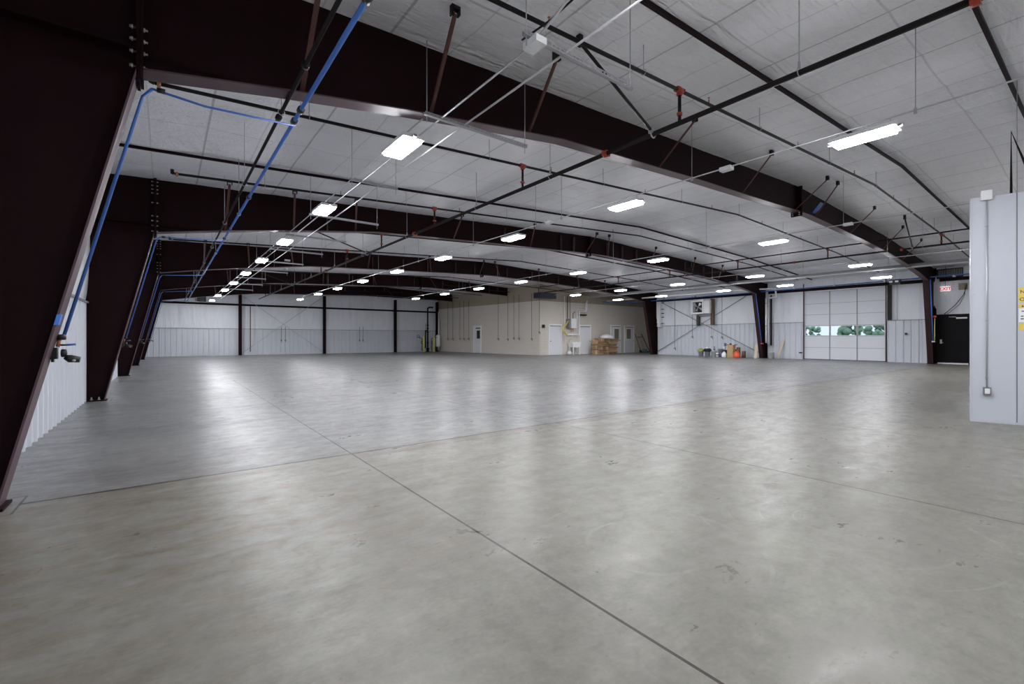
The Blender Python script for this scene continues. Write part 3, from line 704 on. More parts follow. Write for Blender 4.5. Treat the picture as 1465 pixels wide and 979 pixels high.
for i in range(5):
    y = YL[i]+.10; yb = YL[i]+.40
    t = thing('air_drop', 'blue air drop pipe down the left column %s' % where[i], 'pipe', (-.6, y, 1.1), 'blue air drops on the left columns')
    zf = lambda z: -.975+.785*z/3.47+.045
    MB().tube([(1.11, yb, 3.55), (.3, yb-.1, 3.47), (-.09, y, 3.42)], .011, 8).build('branch', 'blue pipe', t)
    MB().tube([(-.09, y, 3.42), (zf(3.33)+.02, y, 3.33), (zf(1.26), y, 1.26)], .0125, 10).build('tube', 'blue pipe', t)
    MB().lathe([(.016, -.03), (.022, -.03), (.022, .03), (.016, .03)], (-.03, y+.015, 3.43), 10, 'x').build('coupling', 'black plastic', t)
    MB().lathe([(.026, -.04), (.034, -.035), (.034, .035), (.026, .04)], (1.11, yb, 3.6), 12, 'y').build('tee', 'black plastic', t)
    x = zf(1.2)
    m = MB().lathe([(.022, 0), (.03, .005), (.03, .04), (.022, .045)], (x, y, 1.235), 10); m.build('coupling', 'black plastic', t)
    MB().tube([(x-.01, y, 1.24), (x-.02, y, 1.18)], .013, 8).build('nipple', 'copper clamp', t)
    m = MB().box(x-.075, x-.02, y-.03, y+.03, 1.085, 1.175).lathe([(.03, 0), (.034, .01), (.03, .03), (.01, .035)], (x+.0, y, 1.13), 10, 'x').tube([(x+.02, y, 1.10), (x+.05, y, 1.085), (x+.11, y, 1.075)], [.018, .032, .024], 10).box(x-.055, x-.04, y-.02, y+.02, 1.06, 1.09)
    m.build('regulator', 'black plastic', t)
    MB().tube([(x-.005, y, 1.195), (x+.03, y, 1.195)], .007, 8).build('handle_stem', 'black plastic', t)
    MB().tube([(x+.03, y, 1.195), (x+.085, y, 1.20)], .0085, 8).build('lever', 'blue pipe', t)
    MB().lathe([(.012, 0), (.012, .004)], (x+.075, y-.03, 1.07), 12, 'y').build('gauge', 'galvanised', t)
m = MB(); z0, z1 = 1.35, 1.43
m.hexa([(-.975+.785*z0/3.47-.012+.010, 4.832, z0), (-.975+.785*z0/3.47+.022, 4.832, z0), (-.975+.785*z0/3.47+.022, 4.90, z0), (-.985+.785*z0/3.47+.012, 4.90, z0),
        (-.975+.785*z1/3.47-.012+.010, 4.832, z1), (-.975+.785*z1/3.47+.022, 4.832, z1), (-.975+.785*z1/3.47+.022, 4.90, z1), (-.985+.785*z1/3.47+.012, 4.90, z1)])
tag(m.build('painter_tape', 'blue tape'), 'strip of blue tape stuck on the nearest left column flange', 'tape')
m = MB(); x, y = .99, YW-.12

# ------------------------------------------------------------------ booth at the right edge
A = (9.64, 1.26); D = (.259, -.966); Nn = (-.966, -.259)   # near corner, direction along face, outward normal
def bp(s, n, z): return (A[0]+D[0]*s+Nn[0]*n, A[1]+D[1]*s+Nn[1]*n, z)
def bbox(mb, s0, s1, n0, n1, z0, z1):
    return mb.hexa([bp(s0, n0, z0), bp(s1, n0, z0), bp(s1, n1, z0), bp(s0, n1, z0), bp(s0, n0, z1), bp(s1, n0, z1), bp(s1, n1, z1), bp(s0, n1, z1)])
t = thing('panel_booth', 'tall pale grey metal panel booth standing at the right edge', 'booth', bp(.5, -.1, 0))
m = MB(); bbox(m, .018, .466, -.06, 0, 0, 3.35); m.build('wall_panel', 'white panel', t)
m = MB(); bbox(m, .476, 1.67, -.06, 0, 0, 3.35); m.build('wall_panel', 'white panel', t)
m = MB(); bbox(m, 1.68, 2.87, -.06, 0, 0, 3.35); m.build('wall_panel', 'white panel', t)
m = MB(); b0 = bp(0, -.062, 0); b1 = bp(2.9, -.062, 0)
m.hexa([(b0[0], b0[1], 0), (b0[0]+2.4, b0[1]-.12, 0), (b1[0]+2.4, b1[1]-.12, 0), (b1[0], b1[1], 0), (b0[0], b0[1], 3.33), (b0[0]+2.4, b0[1]-.12, 3.33), (b1[0]+2.4, b1[1]-.12, 3.33), (b1[0], b1[1], 3.33)]); m.build('body', 'white panel', t)
m = MB(); bbox(m, -.006, .018, -.07, .006, 0, 3.352); m.build('corner_trim', 'panel trim', t)
m = MB(); bbox(m, .456, .466, 0, .006, 0, 3.35); m.build('joint_trim', 'panel trim', t)
m = MB(); bbox(m, .467, .475, -.03, -.002, 0, 3.35); m.build('joint_gasket', 'ink', t)
m = MB(); bbox(m, 0, 2.9, .0, .004, 0, .03); m.build('floor_channel', 'panel trim', t)
m = MB()
for z in (.62, 1.9, 3.1): bbox(m, .03, .036, 0, .003, z, z+.006)
m.build('rivets', 'grey metal', t)
t = thing('power_outlet', 'white outlet box with conduit rising up the pale booth', 'outlet', bp(.165, .02, .45))
m = MB(); bbox(m, .125, .205, .002, .05, .41, .52); m.build('outlet_box', 'grey metal', t)
m = MB(); bbox(m, .138, .192, .05, .062, .43, .505); m.build('cover', 'white metal', t)
MB().tube([bp(.163, .022, .52), bp(.163, .022, 3.3)], .009, 8).build('conduit', 'conduit', t)
for z in (.66, 1.5, 2.9):
    m = MB(); bbox(m, .148, .178, .001, .034, z, z+.012); m.build('strap', 'galvanised', t)
m = MB(); bbox(m, .10, .215, .002, .06, 3.29, 3.43); m.build('junction_box', 'white metal', t)
def decal(name, label, cat, s0, s1, z0, z1, mat):
    m = MB(); bbox(m, s0, s1, .001, .004, z0, z1); o = m.build(name, mat); tag(o, label, cat); ORG[o.name] = (0, 0, 0); return o
sg = decal('warning_sign', 'yellow notice sign with large black letters on the booth', 'sign', .484, .70, 1.765, 1.978, 'sign yellow')
Xd = (D[0], D[1], 0)
def booth_text(body, size, mat, parent, s, z): return text_obj(body, size, mat, parent, bp(s, .0045, z), Xd, (0, 0, 1), ext=.0006)
booth_text('NO', .062, 'ink', sg, .500, 1.895); booth_text('OP', .066, 'ink', sg, .494, 1.785)
sg = decal('warning_label', 'narrow yellow label with a small triangle under the notice sign', 'label', .486, .60, 1.682, 1.735, 'sign yellow')
m = MB(); m.prism([bp(.512, .0042, 1.697), bp(.540, .0042, 1.697), bp(.526, .0042, 1.724)], (Nn[0]*.001, Nn[1]*.001, 0)); m.build('triangle_mark', 'ink', sg)
sg = decal('info_sheet', 'white printed sheet between two yellow labels on the booth', 'label', .488, .66, 1.478, 1.678, 'sign white')
m = MB(); bbox(m, .515, .60, .004, .0047, 1.628, 1.643); m.build('printed_line', 'ink violet', sg)
m = MB(); bbox(m, .508, .535, .004, .0047, 1.558, 1.570); m.build('printed_line', 'ink', sg)
m = MB(); bbox(m, .506, .537, .004, .0047, 1.520, 1.533); m.build('printed_line', 'ink', sg)
decal('warning_label', 'square yellow label lowest on the booth', 'label', .490, .60, 1.362, 1.462, 'sign yellow')
t = thing('vent_pipe', 'black bent pipe rising behind the booth top', 'pipe', (10.2, .86, 3.4))
MB().tube([(10.2, .90, 3.3), (10.2, .90, 4.38), (10.2, .74, 3.78), (10.2, .5, 3.0)], .018, 8).build('tube', 'black pipe', t)
m = MB(); rod(m, 10.2, .84, 3.3, roof(10.2)); m.build('hanger_rod', 'galvanised', t)

# ------------------------------------------------------------------ overhead door and right wall items
d = structure(MB().box(XR-.02, XR+.05, DY0-.05, DY0, 0, DZ).box(XR-.02, XR+.05, DY1, DY1+.05, 0, DZ).box(XR-.02, XR+.05, DY0, DY1, DZ-.0, DZ+.05).build('door_1', 'galvanised'))
zz = [0.03, .70, 1.36, 1.98, 2.61, 3.25, 3.93]
for k in range(6):
    if k == 2:
        m = MB().box(XR+.02, XR+.07, DY0+.01, DY1-.01, zz[k]+.01, zz[k]+.045).box(XR+.02, XR+.07, DY0+.01, DY1-.01, zz[k+1]-.045, zz[k+1]-.01)
        for y in (DY0+.05, 8.37, 9.66, DY1-.05): m.box(XR+.021, XR+.069, y-.04, y+.04, zz[k]+.045, zz[k+1]-.045)
        p = m.build('window_section', 'overhead white', d)
        MB().box(XR+.04, XR+.05, DY0+.05, DY1-.05, zz[k]+.04, zz[k+1]-.04).build('glass_pane', 'glass', p)
    else:
        m = MB().box(XR+.02, XR+.07, DY0+.01, DY1-.01, zz[k]+.008, zz[k+1]-.008)
        m.build('door_section', 'overhead white', d)
    structure(bpy.data.objects[-1]) if False else None
for y in (8.37, 9.66): MB().box(XR-.0, XR+.02, y-.022, y+.022, .03, 3.93).build('stile', 'grey metal', d)
for k in range(1, 6): MB().box(XR+.028, XR+.045, DY0+.01, DY1-.01, zz[k]-.010, zz[k]+.010).build('section_joint', 'grey metal', d)
for y in (DY0, DY1): MB().box(XR-.09, XR-.03, y-.02, y+.02, 0, 4.45).build('track', 'brown angle', d)
MB().box(XR-.0, XR+.06, DY0, DY1, 0, .03).build('bottom_seal', 'black plastic', d)
MB().box(XR-.12, XR-.02, 11.05, 11.2, .35, .42).build('door_latch', 'black plastic', d)

d = structure(MB().box(XR-.10, XR-.03, 5.09, 5.14, 0, 2.40).box(XR-.10, XR-.03, 3.96, 4.01, 0, 2.40).box(XR-.10, XR-.03, 3.96, 5.14, 2.35, 2.40).build('door_2', 'black door'))
MB().box(XR-.085, XR-.035, 4.01, 5.09, .07, 2.35).build('leaf', 'black door', d)
MB().box(XR-.12, XR-.03, 4.01, 5.09, 0, .05).build('threshold', 'door frame white', d)
MB().box(XR-.16, XR-.085, 4.05, 4.42, 2.17, 2.24).tube([(XR-.13, 4.42, 2.26), (XR-.13, 4.68, 2.27)], .012, 6).build('door_closer', 'white metal', d)
MB().box(XR-.11, XR-.085, 4.93, 5.0, .98, 1.18).tube([(XR-.12, 4.965, 1.03), (XR-.14, 4.965, 1.03), (XR-.14, 4.87, 1.03)], .012, 6).build('door_handle', 'conduit', d)
tag(MB().box(29.95, 30.05, 3.72, 3.95, 0, 2.16).build('door_side_panel', 'white panel'), 'narrow pale panel standing right of the black exit door', 'panel')

t = thing('exit_sign', 'red and white EXIT sign hanging high by the black door', 'sign', (29.75, 4.76, 3.62))
MB().box(29.74, 29.78, 4.58, 4.94, 3.50, 3.74).build('sign_body', 'exit face', t)
text_obj('EXIT', .20, 'exit red', t, (29.737, 4.76, 3.548), (0, -1, 0), (0, 0, 1), align='CENTER', bold=.035)
for y in (4.52, 5.0): MB().lathe([(.03, 0), (.045, .02), (.045, .06), (.02, .07)], (29.70, y, 3.62), 10, 'x').build('lamp_head', 'white metal', t)
m = MB(); m.tube([(29.76, 4.76, 3.74), (29.76, 4.76, roof(29.76))], .008, 6); m.build('stem', 'black pipe', t)
tag(MB().box(29.98, 30.08, 4.04, 4.34, 3.54, 3.85).build('wall_box', 'tan box'), 'tan box mounted high on the wall right of the EXIT sign', 'box')
for j, (a, s) in enumerate(((.0, .009), (.12, .014))):
    pts = [(29.95, 4.10-a*.5, 3.78), (29.93, 4.12+a*.3, 3.3), (29.93, 4.3+a, 2.85), (29.95, 4.62+a, 2.5), (29.98, 4.72+a, 2.42)]
    tag(MB().tube(pts, s, 6).build('hanging_cable', 'black pipe'), 'black cable looping down to the exit door, %s one' % ['thicker', 'thinner'][1-j], 'cable')
tag(MB().box(29.96, 30.04, 6.22, 6.31, 1.42, 1.52).build('switch_box', 'black plastic'), 'small black switch box right of the overhead door', 'switch')
tag(MB().tube([(29.97, 6.35, 1.55), (29.97, 6.35, 2.2)], .01, 6).build('switch_conduit', 'conduit'), 'short conduit above the black switch box', 'conduit')
tag(MB().tube([(29.99, 6.62, 2.2), (29.99, 6.62, 4.0)], .012, 6).build('wall_conduit', 'conduit'), 'thin conduit up the insulation right of the overhead door', 'conduit')

# extinguisher / red alarm on right column one, blue drop
t = thing('fire_alarm', 'small red topped alarm device on the right column by the exit door', 'alarm', (29.05, 5.05, 2.2))
MB().lathe([(.05, 0), (.07, .02), (.06, .09), (.02, .11)], (29.05, 5.02, 2.22), 12).build('cap', 'red', t)
MB().tube([(29.05, 5.02, 1.15), (29.05, 5.02, 2.2)], .016, 8).build('tube', 'yellow bollard', t)
t = thing('air_drop', 'blue air drop pipe down the right column by the exit door', 'pipe', (28.9, 5.1, 1.1))
MB().tube([(28.50, 5.08, 4.0), (29.05, 5.08, 1.15)], .022, 8).build('tube', 'blue pipe', t)
MB().box(28.92, 29.2, 5.0, 5.1, 1.05, 1.12).build('valve', 'galvanised', t)
t = thing('air_drop', 'dark blue air drop pipe down the right column carrying white pipes', 'pipe', (28.9, 13.0, 1.1))
MB().tube([(28.45, 12.97, 3.95), (29.2, 12.97, .95)], .022, 8).build('tube', 'blue pipe', t)
MB().box(29.12, 29.32, 12.9, 13.0, .88, .95).build('valve', 'red', t)
t = thing('air_main', 'blue compressed air pipe along the right wall below the lights', 'pipe', (29.4, 4, 4.25))
pr_ = [(29.4, 24.3, 4.12), (29.4, 21.6, 4.08), (29.4, 13, 4.12), (29.4, 3, 4.22)]
MB().tube([(27.5, 24.3, 4.12)]+pr_, .026, 8).build('tube', 'blue pipe', t)
for y in (20, 17.5, 14.9, 11.2, 9.2, 7.0, 5.5, 4.4):
    m = MB(); rod(m, 29.4, y, 4.2, roof(29.4)); m.box(29.36, 29.44, y-.05, y+.05, 4.12, 4.2); m.build('hanger', 'galvanised', t)

# infrared tube heater
t = thing('tube_heater', 'long silver infrared tube heater hung along the right side', 'heater', (25.4, 1, 4.3))
x = 25.4; hz = lambda y: 4.40+.0*(y)
m = MB(); n0 = [(-.22, -.0), (-.12, .10), (.12, .10), (.22, 0), (.2, -.004), (.11, .09), (-.11, .09), (-.2, -.004)]
m.prism([(x+a, 1.0, 4.32+b) for a, b in n0], (0, 22.6, 0)); m.build('reflector', 'galvanised', t)
MB().tube([(x, .8, 4.30), (x, 23.8, 4.30)], .05, 12).build('tube', 'conduit', t)
MB().box(x-.2, x+.2, .3, .9, 4.28, 4.6).build('burner_box', 'grey metal', t)
for y in (2, 5.9, 9.3, 12.6, 15.8, 19.2, 22.6):
    m = MB(); m.tube([(x-.1, y, 4.4), (x, y, roof(x))], .006, 5); m.tube([(x+.1, y, 4.4), (x, y, roof(x))], .006, 5); m.build('hanger', 'galvanised', t)
t = thing('vent_pipe', 'long white plastic vent pipe leading left from the middle right column', 'pipe', (28, 13, 4.1))
MB().tube([(28.2, 24.4, 4.22), (28.2, 17.0, 4.22), (28.6, 14.5, 4.27), (29.62, 12.35, 4.27), (29.62, 12.3, 3.75), (29.6, 12.75, 3.7)], .055, 10).build('tube', 'pvc', t)
t = thing('drain_pipe', 'white plastic pipe down the middle right column', 'pipe', (29.6, 12.8, 1.0))
MB().tube([(29.55, 12.86, 3.72), (29.55, 12.86, .95)], .05, 10).build('tube', 'pvc', t)
for z in (3.4, 2.0): MB().ring((29.55, 12.86, z), .055, .012, 'z').build('clamp', 'black pipe', t)
t = thing('vent_pipe', 'second white pipe beside the first on the middle right column', 'pipe', (29.75, 12.8, .9))
MB().tube([(29.78, 12.84, 3.72), (29.78, 12.84, .85)], .05, 10).build('tube', 'pvc', t)
tag(MB().tube([(29.88, 12.7, 3.9), (29.88, 12.7, .8)], .05, 8).build('downspout', 'black pipe'), 'black downpipe on the middle right column', 'pipe')

# tall white electrical panel by the third column
t = thing('electrical_raceway', 'tall white cable box mounted right of the column by the office doors', 'electrical box', (29.9, 20.75, 2.1))
MB().box(29.7, 30.0, 20.58, 20.82, 2.35, 4.0).box(29.7, 30.0, 20.60, 20.80, 2.1, 2.32).build('enclosure', 'white metal', t)
m = MB()
for z in (2.33, 2.8, 3.1, 3.4, 3.9): m.box(29.9, 30.0, 20.40, 20.58, z, z+.05)
m.build('brackets', 'black plastic', t)
# unit heater
t = thing('unit_heater', 'square white fan heater high on the cross braced wall', 'heater', (29.6, 17.35, 2.9))
m = MB().box(29.45, 29.9, 16.92, 17.02, 2.93, 3.88).box(29.45, 29.9, 17.72, 17.82, 2.93, 3.88).box(29.45, 29.9, 17.02, 17.72, 2.93, 3.03).box(29.45, 29.9, 17.02, 17.72, 3.78, 3.88); m.build('casing', 'white metal', t)
MB().box(29.8, 29.88, 17.02, 17.72, 3.03, 3.78).build('back_panel', 'black plastic', t)
m = MB()
for a in range(4):
    an = a*pi/2+.5
    m.prism([(29.55, 17.37+.05*cos(an), 3.4+.05*sin(an)), (29.55, 17.37+.32*cos(an-.3), 3.4+.32*sin(an-.3)), (29.6, 17.37+.33*cos(an+.35), 3.4+.33*sin(an+.35))], (.01, 0, 0))
m.lathe([(.06, 0), (.06, .1)], (29.52, 17.37, 3.4), 10, 'x'); m.build('fan', 'galvanised', t)
MB().box(29.5, 29.9, 16.5, 16.92, 2.95, 3.85).build('side_cabinet', 'white metal', t)
tag(MB().box(29.75, 29.95, 16.38, 16.58, 2.14, 3.95).build('duct_post', 'brown can'), 'tall dark brown post right of the fan heater', 'post')
tag(MB().box(29.75, 29.95, 17.44, 17.62, 2.12, 2.88).build('duct_post', 'black plastic'), 'short dark post below the fan heater', 'post')
tag(MB().box(29.78, 29.92, 16.38, 17.62, 2.78, 2.86).build('support_rail', 'grey metal'), 'horizontal rail under the fan heater', 'rail')

def cord_drop(label, x, y, z, ztop, group, wall_n):
    t = thing('cord_drop', label, 'hanging outlet', (x, y, z), group)
    m = MB(); m.tube([(x, y, z+.04), (x, y, ztop)], .012, 6); m.build('cord', 'black pipe', t)
    m = MB().box(x-.05, x+.05, y-.05, y+.05, z-.06, z+.05); m.build('outlet', 'grey metal', t)
    m = MB().tube([(x, y, z-.05), (x, y-.06, z-.10), (x, y-.10, z-.14)], .016, 6); m.build('plug', 'black plastic', t)
for j, (y, z) in enumerate([(19.16, .51), (17.78, 1.34), (16.36, 1.34), (15.63, 1.31)]):
    cord_drop('cord with a small box hanging before the cross braced wall, %s from the left' % ORD[j], 29.5, y, z, 4.2, 'cord drops on the right wall', 0)
for j, (y, z) in enumerate([(36.3, 1.18), (35.5, 1.18), (34.4, 1.21), (33.8, 1.21), (33.1, 1.21), (29.15, 1.19), (28.0, 1.16), (27.3, 1.24), (26.74, 1.24), (25.35, 1.19)]):
    cord_drop('cord drop in front of the beige block wall, %s from the %s' % (ORD[j] if j < 5 else ORD[9-j], 'far end' if j < 5 else 'near corner'), block_x(y)-.25, y, z, 4.5, 'cord drops at the beige wall', 0)
cord_drop('short cord drop right at the beige wall corner', 21.2, 24.6, 1.67, 4.5, None, 0)
for j, (x, z) in enumerate([(7.0, 1.08), (7.28, 1.08), (12.94, 1.07), (13.24, 1.07)]):
    cord_drop('cord drop at the far wall, %s from the left' % ORD[j], x, 38.05, z, 2.1 if j < 2 else 2.2, 'cord drops at the far wall', 0)
tag(MB().tube([(4.95, 38.1, 3.6), (4.95, 38.1, .25)], .03, 8).build('downspout', 'brown can'), 'brown downpipe right of the first far wall post', 'pipe')
tag(MB().box(1.75, 2.25, 38.0, 38.25, 3.78, 4.18).build('exhaust_fan', 'black plastic'), 'dark square vent box high on the far wall at left', 'vent')

# ------------------------------------------------------------------ office doors
def office_door(n, x0, x1, z1, lite, knob_left, face='front'):
    y = 24.8
    d = structure(MB().box(x0, x0+.07, y-.05, y+.01, 0, z1).box(x1-.07, x1, y-.05, y+.01, 0, z1).box(x0+.07, x1-.07, y-.05, y+.01, z1-.07, z1).build('door_%d' % n, 'door frame white'))
    MB().box(x0+.07, x1-.07, y-.03, y-.005, .02, z1-.07).build('leaf', 'door white', d)
    if lite:
        f = MB().box(lite[0], lite[1], y-.045, y-.03, lite[2], lite[3]).build('window_frame', 'door frame white', d)
        MB().box(lite[0]+.04, lite[1]-.04, y-.05, y-.045, lite[2]+.04, lite[3]-.04).build('pane', 'olive glass', f)
    kx = x0+.15 if knob_left else x1-.15
    MB().lathe([(.03, 0), (.03, .01), (.015, .012), (.015, .04), (.035, .05), (.03, .08), (.01, .085)], (kx, y-.115, 1.02), 10, 'y').build('door_handle', 'grey metal', d)
    MB().box(x0+.12, x1-.12, y-.07, y-.03, z1-.17, z1-.12).build('door_closer', 'grey metal', d)
office_door(3, 22.24, 23.56, 2.28, None, True)
office_door(4, 25.40, 26.70, 2.28, None, False)
office_door(5, 29.05, 30.34, 2.34, (29.45, 30.08, 1.15, 2.05), False)
office_door(6, 30.78, 32.08, 2.32, (31.02, 31.64, 1.15, 2.06), False)
y0, y1 = 31.6, 32.75; xa = block_x(32.2)
d = structure(MB().box(xa-.08, xa+.02, y0, y0+.07, 0, 2.28).box(xa-.08, xa+.02, y1-.07, y1, 0, 2.28).box(xa-.08, xa+.02, y0+.07, y1-.07, 2.2, 2.28).build('door_7', 'door frame white'))
MB().box(xa-.06, xa-.0, y0+.07, y1-.07, .02, 2.2).build('leaf', 'door white', d)
MB().box(xa-.066, xa-.06, 31.72, 32.22, 1.2, 1.88).build('pane', 'dark glass', d)
MB().box(xa-.12, xa-.06, 31.72, 32.3, 2.03, 2.11).build('door_closer', 'black plastic', d)
tag(MB().box(21.62, 21.82, 24.70, 24.79, 2.0, 2.22).build('alarm_box', 'black plastic'), 'small dark alarm box on the beige wall near the corner', 'alarm')
t = thing('ceiling_duct', 'dark box shaped unit hung at the beige wall corner', 'duct', (21.2, 24.0, 4.1))
MB().box(20.4, 21.9, 23.6, 24.3, 4.02, 4.4).build('casing', 'duct dark', t)
for x in (20.5, 21.8):
    m = MB(); rod(m, x, 23.95, 4.4, roof(x)); m.build('hanger_rod', 'galvanised', t)

# water heater, pipes, sink
Y = 24.55
t = thing('water_heater', 'white wall mounted water heater above the utility sink', 'water heater', (24.35, Y, 2.0))
MB().box(24.22, 24.75, Y-.12, 24.79, 2.0, 2.72).build('casing', 'white metal', t)
MB().box(24.02, 24.22, Y-.05, 24.79, 2.0, 2.70).build('side_box', 'grey metal', t)
for x in (24.3, 24.42, 24.55): MB().tube([(x, Y, 2.0), (x, Y, 1.72)], .02, 6).build('pipe', 'copper clamp', t)
t = thing('vent_pipe', 'white plastic vent pipe stepping up beside the water heater', 'pipe', (25, Y, 1.6))
MB().tube([(24.05, Y, 1.52), (25.17, Y, 1.52), (25.17, Y, 3.28), (25.90, Y, 3.28), (25.90, Y, 4.0)], .05, 10).build('tube', 'pvc', t)
MB().tube([(24.95, Y, 1.6), (24.95, Y, 3.4), (26.02, Y, 3.4), (26.02, Y, 4.15)], .035, 8).build('tube', 'pvc', t)
for x in (24.4, 24.9): MB().tube([(x, Y, 1.52), (x, Y, 1.34)], .03, 8).build('stub', 'pvc', t)
tag(MB().box(25.3, 25.95, Y-.05, 24.79, 2.98, 3.08).build('pipe_bracket', 'black plastic'), 'dark bracket under the white vent pipe elbow', 'bracket')
for j, (x, mt, r) in enumerate(((23.72, 'pvc', .02), (24.02, 'black pipe', .03), (24.30, 'grey metal', .025))):
    tag(MB().tube([(x, Y+.1, 1.0 if j == 0 else 2.72), (x, Y+.1, 4.4)], r, 8).build('riser_pipe', mt), ['thin white riser left of the water heater', 'black riser standing on the water heater', 'grey riser standing on the water heater'][j], 'pipe')
tag(MB().tube([(24.5, Y, 2.72), (24.5, Y, 3.1), (24.72, Y, 3.25)], .02, 6).build('gas_connector', 'black pipe'), 'black elbow pipe on top of the water heater', 'pipe')
tag(MB().tube([(23.95, Y-.05, 2.55), (23.75, Y-.05, 2.25), (23.36, Y-.05, 2.0), (23.5, Y-.05, 1.75), (23.8, Y-.05, 1.45)], .045, 8).build('gas_hose', 'yellow'), 'yellow flexible hose bowing out left of the water heater', 'hose')
t = thing('utility_sink', 'white plastic laundry sink between two office doors', 'sink', (24.5, Y, 0))
m = MB().prism([(24.12, Y-.3, .95), (25.05, Y-.3, .95), (24.98, Y-.3, .55), (24.25, Y-.3, .55)], (0, .5, 0)); m.build('basin', 'pvc', t)
for x in (24.28, 24.94):
    for y in (Y-.26, Y+.16): MB().box(x-.045, x+.045, y-.03, y+.03, 0, .55).build('leg', 'pvc', t)
MB().tube([(24.2, Y+.1, .95), (24.2, Y+.1, 1.12), (24.35, Y-.05, 1.15)], .02, 6).build('faucet', 'galvanised', t)
MB().tube([(24.6, Y, .55), (24.6, Y, .3), (24.6, Y+.2, .25)], .035, 6).build('drain', 'grey metal', t)
t = thing('trash_bag', 'small pale bundle on the floor left of the utility sink', 'bundle', (24.05, Y, 0))
MB().lathe([(.1, 0), (.17, .08), (.15, .22), (.05, .30)], (24.03, Y-.1, 0), 10).build('bag', 'bag', t)

# cardboard pile
def carton(label, x0, x1, y0, y1, z0, z1, mat='cardboard', flap=True, rot=0.0):
    cx_, cy_ = (x0+x1)/2, (y0+y1)/2
    t = thing('cardboard_box', label, 'box', (cx_, cy_, z0), 'cartons in the pile by the office doors')
    MB().box(x0, x1, y0, y1, z0, z1-.02).build('carton', mat, t)
    if flap:
        m = MB(); m.prism([(x0, y0, z1-.02), (x1, y0, z1-.02), (x1+.05, y0-.16, z1-.12), (x0-.04, y0-.2, z1-.10)], (0, .005, .008)); m.build('flap', 'cardboard dark' if mat == 'cardboard' else 'cardboard', t)
        m = MB(); m.prism([(x1, y0, z1-.02), (x1, y1, z1-.02), (x1+.13, y1, z1-.09), (x1+.11, y0, z1-.07)], (0, 0, .008)); m.build('flap', 'cardboard', t)
    MB().box(cx_-.03, cx_+.03, y0-.003, y0, z0+.02, z1-.04).build('tape', 'wood', t)
    t.rotation_euler.z = rot
    return t
Yb = 23.75; rc = random.Random(11)
z = 0
for k, hh in enumerate((.27, .30, .26, .28)):
    d0 = rc.uniform(-.12, .14)
    carton('wide brown carton in the right stack of the pile, %s from the floor' % ORD[k], 27.62+d0, 28.72+d0*.6, Yb+rc.uniform(0, .15), Yb+.7, z, z+hh, 'cardboard' if k % 2 else 'cardboard dark', True, rc.uniform(-.10, .10)); z += hh+.03
z = 0
for k, hh in enumerate((.30, .27, .30, .30)):
    d0 = rc.uniform(-.07, .07)
    carton('small brown carton in the left stack of the pile, %s from the floor' % ORD[k], 26.72+d0, 27.30+d0, Yb+rc.uniform(.0, .2), Yb+.62, z, z+hh, 'cardboard dark' if k % 2 else 'cardboard', k % 2 == 0, rc.uniform(-.16, .16)); z += hh+.03
z = 0
for k, hh in enumerate((.34, .36, .33)):
    d0 = rc.uniform(-.05, .05)
    carton('folded carton end at the left edge of the pile, %s from the floor' % ORD[k], 26.26+d0, 26.56+d0, Yb+.15, Yb+.5, z, z+hh, 'cardboard dark' if k == 1 else 'cardboard', False, rc.uniform(-.15, .15)); z += hh+.04
t = thing('plastic_bag', 'crumpled white plastic sheet on top of the cardboard pile', 'bag', (27.6, Yb+.3, 1.24))
m = MB(); rr = random.Random(3)
prof = [(.05, .0), (.55, .0), (.50, .12), (.36, .20), (.2, .27), (.03, .29)]
m.lathe(prof, (27.7, Yb+.3, 1.245), 18)
m.v = [(x+rr.uniform(-.04, .04), y+(rr.uniform(-.02, .02)), z+(rr.uniform(0, .05) if z > 1.26 else 0)) for x, y, z in m.v]
m.build('sheet', 'bag', t)
# brooms
def broom(label, name, cat, x, lean, col, head):
    t = thing(name, label, cat, (x, 24.4, 0))
    MB().tube([(x+.04, 24.30, .16), (x-lean, 24.74, 1.62)], .028, 6).build('handle', col, t)
    if head == 'broom': MB().prism([(x-.12, 24.2, .0), (x+.22, 24.2, .0), (x+.12, 24.26, .22), (x-.02, 24.26, .22)], (0, .1, 0)).build('bristles', 'black plastic', t)
    else: MB().box(x-.25, x+.30, 24.24, 24.34, .02, .14).build('head', 'teal', t)
broom('broom with dark bristles leaning left of the mop bucket', 'broom', 'broom', 32.30, .12, 'brown can', 'broom')
broom('thin handled squeegee leaning close to the dark column', 'squeegee', 'squeegee', 33.5, .45, 'black pipe', 'flat')
t = thing('mop_bucket', 'teal mop bucket standing between broom and squeegee', 'bucket', (32.85, 24.3, 0))
MB().lathe([(.16, 0), (.2, .3), (.18, .3), (.14, .04)], (32.85, 24.25, 0), 14).build('bucket', 'teal', t)
MB().tube([(32.85, 24.28, .1), (32.75, 24.66, 1.45)], .026, 6).build('mop_handle', 'bucket grey', t)
MB().box(32.5, 33.05, 24.68, 24.74, 1.28, 1.38).build('hanger_bar', 'grey metal', t)

